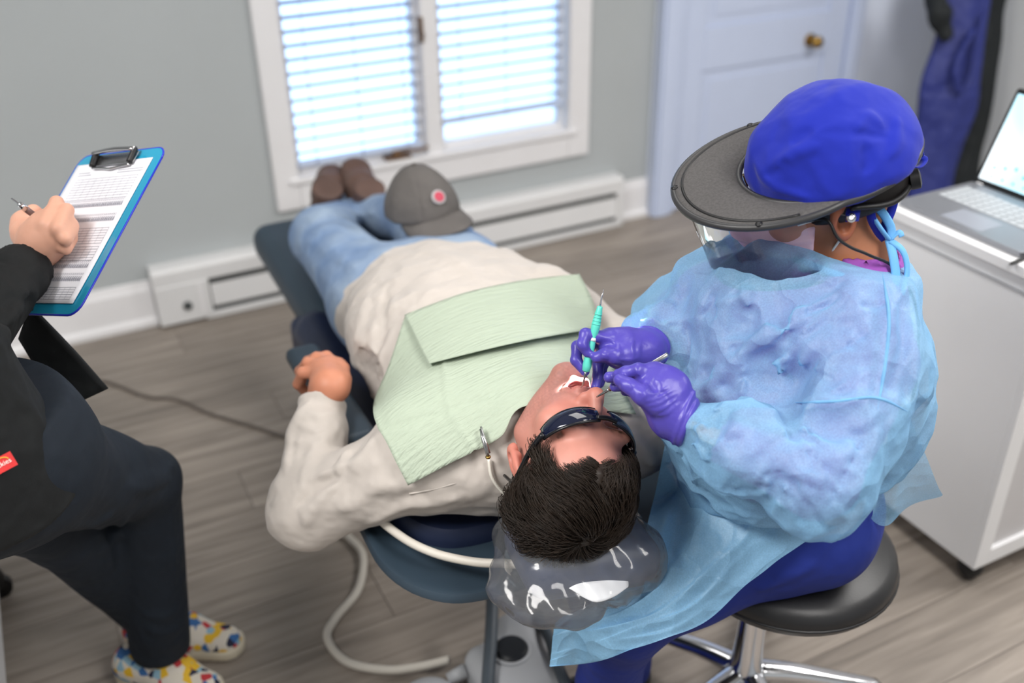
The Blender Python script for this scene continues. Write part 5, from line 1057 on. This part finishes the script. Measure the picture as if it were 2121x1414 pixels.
def shoe_material():
    m, nt, p, out = nodes('splash_print_canvas'); N, L = nt.nodes, nt.links
    tc = N.new('ShaderNodeTexCoord'); v = N.new('ShaderNodeTexVoronoi'); v.inputs['Scale'].default_value = 62; L.new(tc.outputs['Object'], v.inputs['Vector'])
    sp = N.new('ShaderNodeSeparateColor'); L.new(v.outputs['Color'], sp.inputs[0])
    cr = N.new('ShaderNodeValToRGB'); cr.color_ramp.interpolation = 'CONSTANT'; e = cr.color_ramp.elements
    cols = [(0, (226, 218, 204)), (.34, (60, 110, 170)), (.46, (236, 190, 50)), (.58, (196, 56, 62)), (.68, (228, 220, 208)), (.84, (40, 44, 70)), (.92, (150, 190, 210))]
    e[0].color = lin(*cols[0][1]); e[1].position = .34; e[1].color = lin(*cols[1][1])
    for a, c in cols[2:]: x = e.new(a); x.color = lin(*c)
    L.new(sp.outputs[0], cr.inputs[0]); L.new(cr.outputs[0], p.inputs['Base Color']); p.inputs['Roughness'].default_value = .8; return m
M['print'] = shoe_material(); M['foxing'] = mat('cream_rubber', (224, 214, 192), .6, var=.08, vscale=30)
for heel, toe, ank in ((np.array([-.085, 1.755, 0]), np.array([.09, 1.585, 0]), ankA), (np.array([-.055, 1.845, 0]), np.array([.165, 1.70, 0]), ankB)):
    ax = nrm(toe - heel); sd = np.array([-ax[1], ax[0], 0]); L_ = np.linalg.norm(toe - heel)
    sh = U([rc(heel + ax * .03 + np.array([0, 0, .045]), heel + ax * .13 + np.array([0, 0, .04]), .036, .042), (rc(heel + ax * .13 + np.array([0, 0, .036]), toe - ax * .04 + np.array([0, 0, .028]), .042, .036, ((0, 0, 1), .75)), .03), (rc(heel + ax * .04 + np.array([0, 0, .05]), np.array([ank[0], ank[1], .09]), .036, .034), .03)], .02)
    sdf_obj('shoe_upper', lambda p: smax(smax(sh(p), -p[:, 2] + .022, .003), p[:, 2] - .085, .004), np.minimum(heel, toe) - .07, np.maximum(heel, toe) + np.array([.07, .07, .12]), .006, M['print'], asst)
    so = U([rc(heel + ax * .03, heel + ax * .13, .040, .046), rc(heel + ax * .13, toe - ax * .04, .046, .041)], .02)
    sdf_obj('shoe_sole', lambda p: smax(so(p * np.array([1, 1, 0])), np.abs(p[:, 2] - .0135) - .0125, .003), np.minimum(heel, toe) - .07, np.maximum(heel, toe) + np.array([.07, .07, .06]), .006, M['foxing'], asst)
# red pocket tag with the maker's mark
tp = hits(jacket_f, [(2, 962)], .5)
if tp:
    tp = tp[0]; tn = nrm(CAM - tp); tx = nrm(np.cross([-.2, .1, 1.], tn)); ty = np.cross(tn, tx); tm = np.array([tx, ty, tn]).T
    tg = MB().box(tp + tn * .003, (.034, .020, .0016), tm).obj('pocket_tag', mat('red_tag', (206, 44, 44), .6, var=.05), jk, smooth=False)
    fcu = bpy.data.curves.new('tag_text', 'FONT'); fcu.body = 'Dickies'; fcu.size = .0088; fcu.align_x = 'CENTER'; fcu.align_y = 'CENTER'; fo = bpy.data.objects.new('tag_text', fcu); COL.objects.link(fo)
    bpy.context.view_layer.update(); me = bpy.data.meshes.new_from_object(fo); bpy.data.objects.remove(fo)
    V = np.array([v.co[:] for v in me.vertices]); F = [tuple(p.vertices) for p in me.polygons]
    mesh_obj('tag_lettering', tp + tn * .0044 + V @ tm.T, F, mat('tag_white', (240, 236, 228), .7, var=.03), tg, smooth=False)
    MB().tube([tp + tn * .0042 + tm @ np.array([.011 * math.cos(a), .002 + .006 * math.sin(a), 0]) for a in np.linspace(0, math.pi, 12)], .0007, 5).obj('tag_arch', mat('tag_yellow', (232, 190, 70), .7, var=.03), tg)
# clipboard
cbd = empty('clipboard', BC, 'translucent teal clipboard with a printed form held by the standing person', 'clipboard')
def rrect(w, h, r, n=6): return [(sx * (w / 2 - r) + r * math.cos(a), sy * (h / 2 - r) + r * math.sin(a)) for sx, sy, a0 in ((1, 1, 0), (-1, 1, 90), (-1, -1, 180), (1, -1, 270)) for a in np.radians(np.linspace(a0, a0 + 90, n))]
MB().prism([bw_(x, y, -.003) for x, y in rrect(.229, .318, .022)], BN * .003).obj('board', mat('teal_acrylic', (36, 150, 186), .2, coat=.4, var=.05, vscale=10), cbd, smooth=False, bevel=.0008)
MB().tube([bw_(x, y, -.0015) for x, y in rrect(.231, .320, .023)] + [bw_(*rrect(.231, .320, .023)[0], -.0015)], .0017, 6).obj('board_edge', mat('blue_edge', (40, 50, 190), .25, var=.05), cbd)
def papz(x, y): return .0012 + .010 * max(0, (-y - .09)) * 2 * max(0, x + .06) / .16
gp = [[bw_(x, y, papz(x, y)) for x in np.linspace(-.109, .096, 16)] for y in np.linspace(.138, -.141, 24)]
pp = MB().grid(gp).obj('paper', mat('form_paper', (236, 236, 242), .8, var=.02), cbd, solid=.0005)
ink = MB()
def stroke(x0, y0, x1, y1, w=.0004):
    d = np.array([x1 - x0, y1 - y0]); L_ = np.linalg.norm(d); nx, ny = -d[1] / L_ * w, d[0] / L_ * w; Pq = [(x0 + nx, y0 + ny), (x1 + nx, y1 + ny), (x1 - nx, y1 - ny), (x0 - nx, y0 - ny)]
    ink.add([bw_(a, b, papz(a, b) + .0006) for a, b in Pq], [(0, 1, 2, 3)])
rr2 = random.Random(5)
for y in (.118, .113): 
    for x in (-.09, .02, .05): stroke(x, y, x + .02 + rr2.random() * .02, y, .0005)
for x0, x1, y0, y1, ny_, nx_ in ((-.085, .082, .104, .060, 8, 9), (-.085, .082, .000, -.030, 6, 10), (-.085, .082, -.036, -.062, 5, 10), (-.085, .082, -.112, -.134, 5, 12)):
    for i in range(ny_ + 1): y = y0 + (y1 - y0) * i / ny_; stroke(x0, y, x1, y, .0003)
    for i in range(nx_ + 1): x = x0 + (x1 - x0) * i / nx_; stroke(x, y0, x, y1, .00022)
for yc, hgt in ((.048, .010), (.018, .010), (-.072, .009), (-.096, .010)):
    for i in range(32):
        x = -.082 + i * .0052; r_ = .0019
        stroke(x - r_, yc - hgt * .5, x - r_ * .6, yc + hgt * .4, .0003); stroke(x + r_, yc - hgt * .5, x + r_ * .6, yc + hgt * .4, .0003); stroke(x - r_ * .6, yc + hgt * .4, x + r_ * .6, yc + hgt * .4, .0003); stroke(x, yc - hgt * .4, x + rr2.uniform(-.001, .001), yc + hgt * .2, .0005)
        for k in range(8): a, b = k * math.pi / 4, (k + 1) * math.pi / 4; stroke(x + r_ * math.cos(a), yc + hgt * .85 + r_ * math.sin(a), x + r_ * math.cos(b), yc + hgt * .85 + r_ * math.sin(b), .0002)
tag(ink.obj('printed_form', mat('grey_ink', (120, 122, 138), .8, var=.05), pp, smooth=False), kind='stuff')
ck = MB().span((-.055, -.012, 0), (.055, .012, .002)); ck.V = [tuple(bw_(x, y + .140, z + .004)) for x, y, z in ck.V]
ck2 = ck.obj('clip_plate', M['steel'], cbd, smooth=False, bevel=.001)
MB().tube(spline([bw_(-.055, .15, .014), bw_(0, .151, .017), bw_(.055, .15, .014)], 12), .006, 10, flat=.6).obj('clip_lever', M['steel'], ck2)
MB().tube(spline([bw_(-.05, .124, .006), bw_(-.02, .122, .005), bw_(0, .119, .006), bw_(.02, .122, .005), bw_(.05, .124, .006)], 24), .0022, 8).obj('clip_wire', M['steel'], ck2)
for s in (-1, 1): MB().tube(spline([bw_(s * .052, .152, .012), bw_(s * .052, .140, .010), bw_(s * .050, .126, .008)], 8), .0055, 8).obj('clip_grip', M['black'], ck2)
pn = empty('pen', H5(160, 510, .08), 'grey brown pen held in the writing hand above the clipboard', 'pen')
pa, pb, ptip = H5(152, 512, .085), H5(285, 612, .052), H5(420, 715, .004)
MB().tube([pa, pa * .75 + pb * .25, pb, pb * .4 + ptip * .6, ptip], [.0045, .0052, .0052, .0048, .0008], 12).obj('barrel', mat('pen_barrel', (128, 108, 106), .35, .3, var=.08), pn)
MB().tube([pa - nrm(pb - pa) * .004, pa + nrm(pb - pa) * .010], [.004, .0056], 12).obj('cap_end', M['chrome'], pn); MB().box(pa * .85 + pb * .15 + BN * .007, (.003, .03, .0015), np.array([nrm(np.cross(pb - pa, BN)), nrm(pb - pa), BN]).T).obj('pocket_clip', M['chrome'], pn)
# ------------------------------------------------------------------ stool
st = empty('rolling_stool', (1.045, 1.03, 0), 'black round rolling stool with chrome five star base under the seated person', 'stool')
sc_ = np.array([1.045, 1.0])
M['bvinyl'] = mat('black_vinyl', (34, 34, 36), .42, var=.1, vscale=8, bump=.08, bscale=250)
MB().lathe((*sc_, .435), [(.09, 0), (.165, .004), (.182, .016), (.190, .036), (.186, .056), (.170, .068), (.10, .074), (.0, .074)], 48).obj('seat', M['bvinyl'], st)
MB().lathe((*sc_, .435), [(.1905, .030), (.1925, .033), (.1905, .036)], 48).obj('seat_piping', M['bvinyl'], st)
hub = np.array([1.045, 1.06])
MB().lathe((*hub, .09), [(.036, 0), (.036, .03), (.030, .06), (.027, .2), (.027, .21), (.018, .212), (.018, .345)], 28).obj('gas_column', M['chrome'], st, angle=40)
for k in range(5):
    a = math.radians(-29 + 72 * k); d = np.array([math.cos(a), math.sin(a)]); e_ = hub + d * .27; P0 = np.array([*(hub + d * .02), .115])
    lg = MB().tube(spline([P0, np.array([*(hub + d * .10), .108]), np.array([*(hub + d * .2), .088]), np.array([*e_, .075])], 16), np.linspace(.026, .015, 16), 12, flat=.7).obj('leg', M['chrome'], st)
    b_ = math.radians(-29 + 72 * k + 40); w = np.array([math.cos(b_), math.sin(b_), 0]); u2 = np.array([-w[1], w[0], 0])
    for s in (-1, 1): MB().lathe(np.array([*e_, .028]) + w * s * .012, [(.02, -.007), (.027, -.005), (.027, .005), (.02, .007)], 20, np.array([u2, [0, 0, 1], w]).T).obj('caster_wheel', M['black'], lg, angle=40)
    MB().lathe((*e_, .04), [(.014, 0), (.02, .006), (.016, .024), (.009, .036)], 16).obj('caster_hood', M['black'], lg, angle=50)
# ------------------------------------------------------------------ white cart with laptop
dk = empty('rolling_cabinet', (2.0, 1.3, 0), 'white rolling cabinet carrying the open laptop at the right edge', 'cabinet')
ax0, ax1, ay0, ay1, az0, az1 = 1.735, 2.28, 1.10, 1.515, .062, .792
MB().span((ax0, ay0, az0), (ax0 + .02, ay1, az1)).obj('side_panel', M['white'], dk, smooth=False, bevel=.0015)
MB().span((ax1 - .02, ay0, az0), (ax1, ay1, az1)).obj('side_panel', M['white'], dk, smooth=False, bevel=.0015)
MB().span((ax0 + .02, ay1 - .015, az0), (ax1 - .02, ay1, az1)).obj('back_panel', M['white'], dk, smooth=False)
for z in (az0, .40, az1 - .02): MB().span((ax0 + .02, ay0 + .004, z), (ax1 - .02, ay1 - .015, z + .02)).obj('shelf', M['white'], dk, smooth=False, bevel=.0015)
fr_ = MB().span((ax0, ay0 - .018, az0), (ax0 + .045, ay0, az1)).span((ax1 - .045, ay0 - .018, az0), (ax1, ay0, az1)).span((ax0 + .045, ay0 - .018, az0), (ax1 - .045, ay0, az0 + .045)).span((ax0 + .045, ay0 - .018, az1 - .045), (ax1 - .045, ay0, az1)).obj('door_frame', M['white'], dk, smooth=False, bevel=.002)
MB().span((ax0 + .045, ay0 - .008, az0 + .045), (ax1 - .045, ay0 - .002, az1 - .045)).obj('door_panel', mat('cabinet_panel_shaded', (206, 204, 206), .5, var=.03), fr_, smooth=False)  # greyer than the frame: shade of the recess put into the colour
MB().span((ax0 - .012, ay0 - .03, az1 + .004), (ax1 + .012, ay1 + .012, .820)).obj('worktop', M['white'], dk, smooth=False, bevel=.002)
MB().span((ax0 - .004, ay0 - .02, az1 - .03), (ax0 + .001, ay1, az1 - .026)).obj('edge_groove', M['gplast'], dk, smooth=False)
for x in (ax0 + .03, ax1 - .05):
    for y in (ay0 + .012, ay1 - .05):
        cs = MB().lathe((x, y, .03), [(.028, 0), (.03, .012), (.022, .028), (.02, .034)], 18).obj('caster_hood', M['black'], dk, angle=50)
        MB().lathe((x + .008, y, .029), [(.02, -.011), (.028, -.009), (.028, .009), (.02, .011)], 20, np.array([[0, 0, 1], [1, 0, 0], [0, 1, 0]]).T).obj('caster_wheel', M['black'], cs, angle=40)
lp = empty('laptop', (1.87, 1.35, .82), 'slim grey laptop with a lit screen on the white cabinet', 'laptop')
M['alu'] = mat('grey_aluminium', (150, 152, 158), .4, .7, var=.04)
lx0, lx1, ly0, ly1, lz = 1.748, 1.99, 1.180, 1.512, .8215
MB().prism([(x + (lx0 + lx1) / 2, y + (ly0 + ly1) / 2, lz) for x, y in rrect(lx1 - lx0, ly1 - ly0, .010)], (0, 0, .012)).obj('base', M['alu'], lp, smooth=False, bevel=.002)
MB().span((lx0 + .012, 1.295, lz + .0118), (lx0 + .085, 1.40, lz + .0124)).obj('trackpad', mat('trackpad', (138, 142, 152), .35, var=.03), lp, smooth=False, bevel=.0003)
ky = MB()
for r_ in range(5):
    for c_ in range(14): ky.span((lx0 + .105 + r_ * .0195, ly0 + .02 + c_ * .0210, lz + .012), (lx0 + .105 + r_ * .0195 + .016, ly0 + .02 + c_ * .0210 + .0175, lz + .0132))
tag(ky.obj('keyboard_keys', mat('key_grey', (172, 176, 180), .5, var=.05), lp, smooth=False), kind='stuff')
ta = math.radians(20); sx = np.array([0, 1, 0.]); su = np.array([math.sin(ta), 0, math.cos(ta)]); sn = np.array([-math.cos(ta), 0, math.sin(ta)]); SO = np.array([lx1 + .004, (ly0 + ly1) / 2, lz + .012]); SMx = np.array([sx, su, sn]).T
sp_ = lambda x, y, z: SO + SMx @ np.array([x, y, z])
lid = MB().prism([sp_(x, y + .113, -.005) for x, y in rrect(ly1 - ly0, .226, .008)], sn * .005).obj('lid', M['black'], lp, smooth=False, bevel=.001)
def screen_material():
    m, nt, p, out = nodes('screen_glow'); N, L = nt.nodes, nt.links; tc = N.new('ShaderNodeTexCoord'); n = N.new('ShaderNodeTexNoise'); n.inputs['Scale'].default_value = 5; n.inputs['Detail'].default_value = 0; L.new(tc.outputs['Object'], n.inputs[0])
    cr = N.new('ShaderNodeValToRGB'); e = cr.color_ramp.elements; e[0].position = .35; e[0].color = lin(176, 224, 240); e[1].position = .65; e[1].color = lin(228, 240, 246); L.new(n.outputs[0], cr.inputs[0]); L.new(cr.outputs[0], p.inputs['Emission Color']); L.new(cr.outputs[0], p.inputs['Base Color']); p.inputs['Emission Strength'].default_value = .75; p.inputs['Roughness'].default_value = .2; return m
MB().add([sp_(x, y, .0006) for x, y in ((-.158, .010), (.158, .010), (.158, .214), (-.158, .214))], [(0, 1, 2, 3)]).obj('screen', screen_material(), lid, smooth=False)
def win(x0, y0, x1, y1, rgb, z, e=.6): return MB().add([sp_(x, y, z) for x, y in ((x0, y0), (x1, y0), (x1, y1), (x0, y1))], [(0, 1, 2, 3)]).obj('screen_window', mat('screen_tile', rgb, .3, emit=e, var=.02), lid, smooth=False)
win(-.10, .075, .075, .175, (206, 212, 218), .0009); win(-.09, .10, .03, .155, (24, 70, 92), .0012, .4); win(-.02, .09, .05, .12, (44, 110, 130), .0014, .4)
for i in range(8): 
    win(.135 - i * .027, .040 + .006 * (i % 3), .128 - i * .027, .047 + .006 * (i % 3), (70, 150, 200), .0009)
    win(.132 - i * .030, .020, .126 - i * .030, .026, (90, 130, 190), .0009)
MB().tube([(lx1, ly0 + .03, lz + .009), (lx1, ly1 - .03, lz + .009)], .0055, 10).obj('hinge', M['black'], lp)
pe = empty('stylus_pen', (1.73, 1.13, .82), 'black pen lying on the white cabinet beside the laptop', 'pen')
pA, pB = atz(2090, 548, .825), atz(2160, 517, .825)
MB().tube([pA, pA * .9 + pB * .1, pA * .3 + pB * .7, pB], [.001, .004, .0045, .0045], 12).obj('barrel', M['black'], pe); MB().box(pA * .2 + pB * .8 + np.array([0, 0, .005]), (.03, .0025, .001)).obj('pocket_clip', M['black'], pe)
# ------------------------------------------------------------------ white cabinet edge bottom left
ct = empty('supply_cart', (-.6, 1.75, 0), 'white cart on casters behind the dark trousers at the lower left edge', 'cart')
MB().span((-.80, 1.20, .10), (-.302, 2.26, .84)).obj('body', M['white'], ct, smooth=False, bevel=.004)
MB().span((-.82, 1.18, .845), (-.285, 2.28, .87)).obj('top', M['white'], ct, smooth=False, bevel=.004)
for z in (.12, .36, .60):
    d_ = MB().span((-.302, 1.22, z), (-.294, 2.24, z + .225)).obj('drawer', M['white'], ct, smooth=False, bevel=.003)
    MB().tube([(-.282, 1.65, z + .17), (-.282, 1.85, z + .17)], .005, 10).obj('handle', M['steel'], d_)
for x in (-.75, -.32):
    for y in (1.26, 2.14):
        cs = MB().lathe((x, y, .036), [(.028, 0), (.03, .02), (.022, .05), (.02, .064)], 18).obj('caster_hood', M['black'], ct, angle=50)
        MB().lathe((x + .010, y, .03), [(.02, -.011), (.03, -.009), (.03, .009), (.02, .011)], 20, np.array([[0, 0, 1], [1, 0, 0], [0, 1, 0]]).T).obj('caster_wheel', M['black'], cs, angle=40)
# ------------------------------------------------------------------ coats on the wall hooks
M['coatb'] = mat('navy_coat_nylon', (42, 52, 124), .6, var=.15, vscale=8, bump=.2, bscale=300, wrinkle=.5, wscale=10)
M['coatk'] = mat('black_coat_cloth', (22, 27, 30), .75, var=.15, vscale=8, bump=.2, bscale=300, wrinkle=.4, wscale=9)
def coat(name, rows, mt, label):
    # rows: left px, right px, y px, depth -> a hanging closed sleeve of cloth with vertical folds
    P_ = []; nn = 36
    R_ = spline([(l, r, y, d) for l, r, y, d in rows], 26)
    for l, r, y, d in R_:
        a, b = at(l, y, d), at(r, y, d); c = (a + b) / 2; hx = (b - a) / 2; nv = nrm(np.cross(hx, [0, 0, 1])) * np.linalg.norm(hx) * .42; k = (y - R_[0][2]) / (R_[-1][2] - R_[0][2])
        ring = []
        for t in np.linspace(0, 2 * math.pi, nn, endpoint=False):
            f = 1 + (.05 + .10 * k) * math.sin(5 * t + 2 * k) + .05 * math.sin(9 * t - 3 * k + len(name)); ring.append(c + hx * math.cos(t) * (1 + .25 * (f - 1)) + nv * math.sin(t) * f)
        P_.append(ring)
    V = np.array(P_).reshape(-1, 3); V = V + .008 * np.stack([noise3(V, 22, 3), noise3(V, 22, 4), 0 * V[:, 0]], 1); m_ = len(P_)
    F = [(i * nn + k, i * nn + (k + 1) % nn, (i + 1) * nn + (k + 1) % nn, (i + 1) * nn + k) for i in range(m_ - 1) for k in range(nn)] + [tuple(range(nn))[::-1]]
    e = empty(name, (V[:, 0].mean(), V[:, 1].mean(), V[:, 2].min()), label, 'coat'); mesh_obj('garment', V, F, mt, e, subsurf=1); return e
c1 = coat('navy_coat', [(1962, 2052, -130, 4.06), (1942, 2056, -40, 4.06), (1942, 2040, 60, 4.08), (1916, 2024, 150, 4.12), (1902, 2016, 230, 4.18), (1892, 1990, 310, 4.24), (1878, 1970, 400, 4.3), (1866, 1962, 520, 4.4)], M['coatb'], 'shiny navy blue coat hanging from the wall hook behind the cabinet')
sdf_obj('hood', lambda p: U([rc(at(1932, -40, 3.98), at(1945, 35, 3.98), .035, .042), rc(at(1945, 35, 3.98), at(1958, 72, 4.0), .04, .026)], .02)(p) - .006 * noise3(p, 50, 3), at(1940, 20, 3.99) - .2, at(1940, 20, 3.99) + .2, .009, M['coatk'], c1)
MB().tube(spline([at(2015, 60, 4.0), at(1985, 120, 4.03), at(1978, 160, 4.05), at(1990, 190, 4.07), at(2010, 150, 4.06), at(2020, 90, 4.02), at(2040, 20, 3.98)], 40), .016, 8, flat=.5).obj('drawcord_band', M['coatb'], c1)
c2 = coat('black_coat', [(2000, 2108, -120, 4.12), (1995, 2090, -20, 4.14), (1985, 2074, 100, 4.18), (1975, 2058, 220, 4.25), (1960, 2034, 320, 4.32), (1945, 2018, 420, 4.38), (1940, 2008, 540, 4.46)], M['coatk'], 'black coat hanging behind the shiny navy coat')
hk = empty('coat_hook_rail', (X1 - .04, 2.95, 1.0), 'white wall rail with black hooks above the hanging coats', 'hook rail')
hz_ = at(2000, -130, 4.1)[2] - .02
MB().span((X1 - .03, 2.55, hz_), (X1 - .002, 3.25, hz_ + .09)).obj('rail', M['trim'], hk, smooth=False, bevel=.005)
for y in (2.65, 2.85, 3.02): MB().tube(spline([(X1 - .03, y, hz_ + .06), (X1 - .09, y, hz_ + .05), (X1 - .12, y, hz_ + .075), (X1 - .13, y, hz_ + .10)], 14), .007, 8).obj('hook', M['black'], hk)
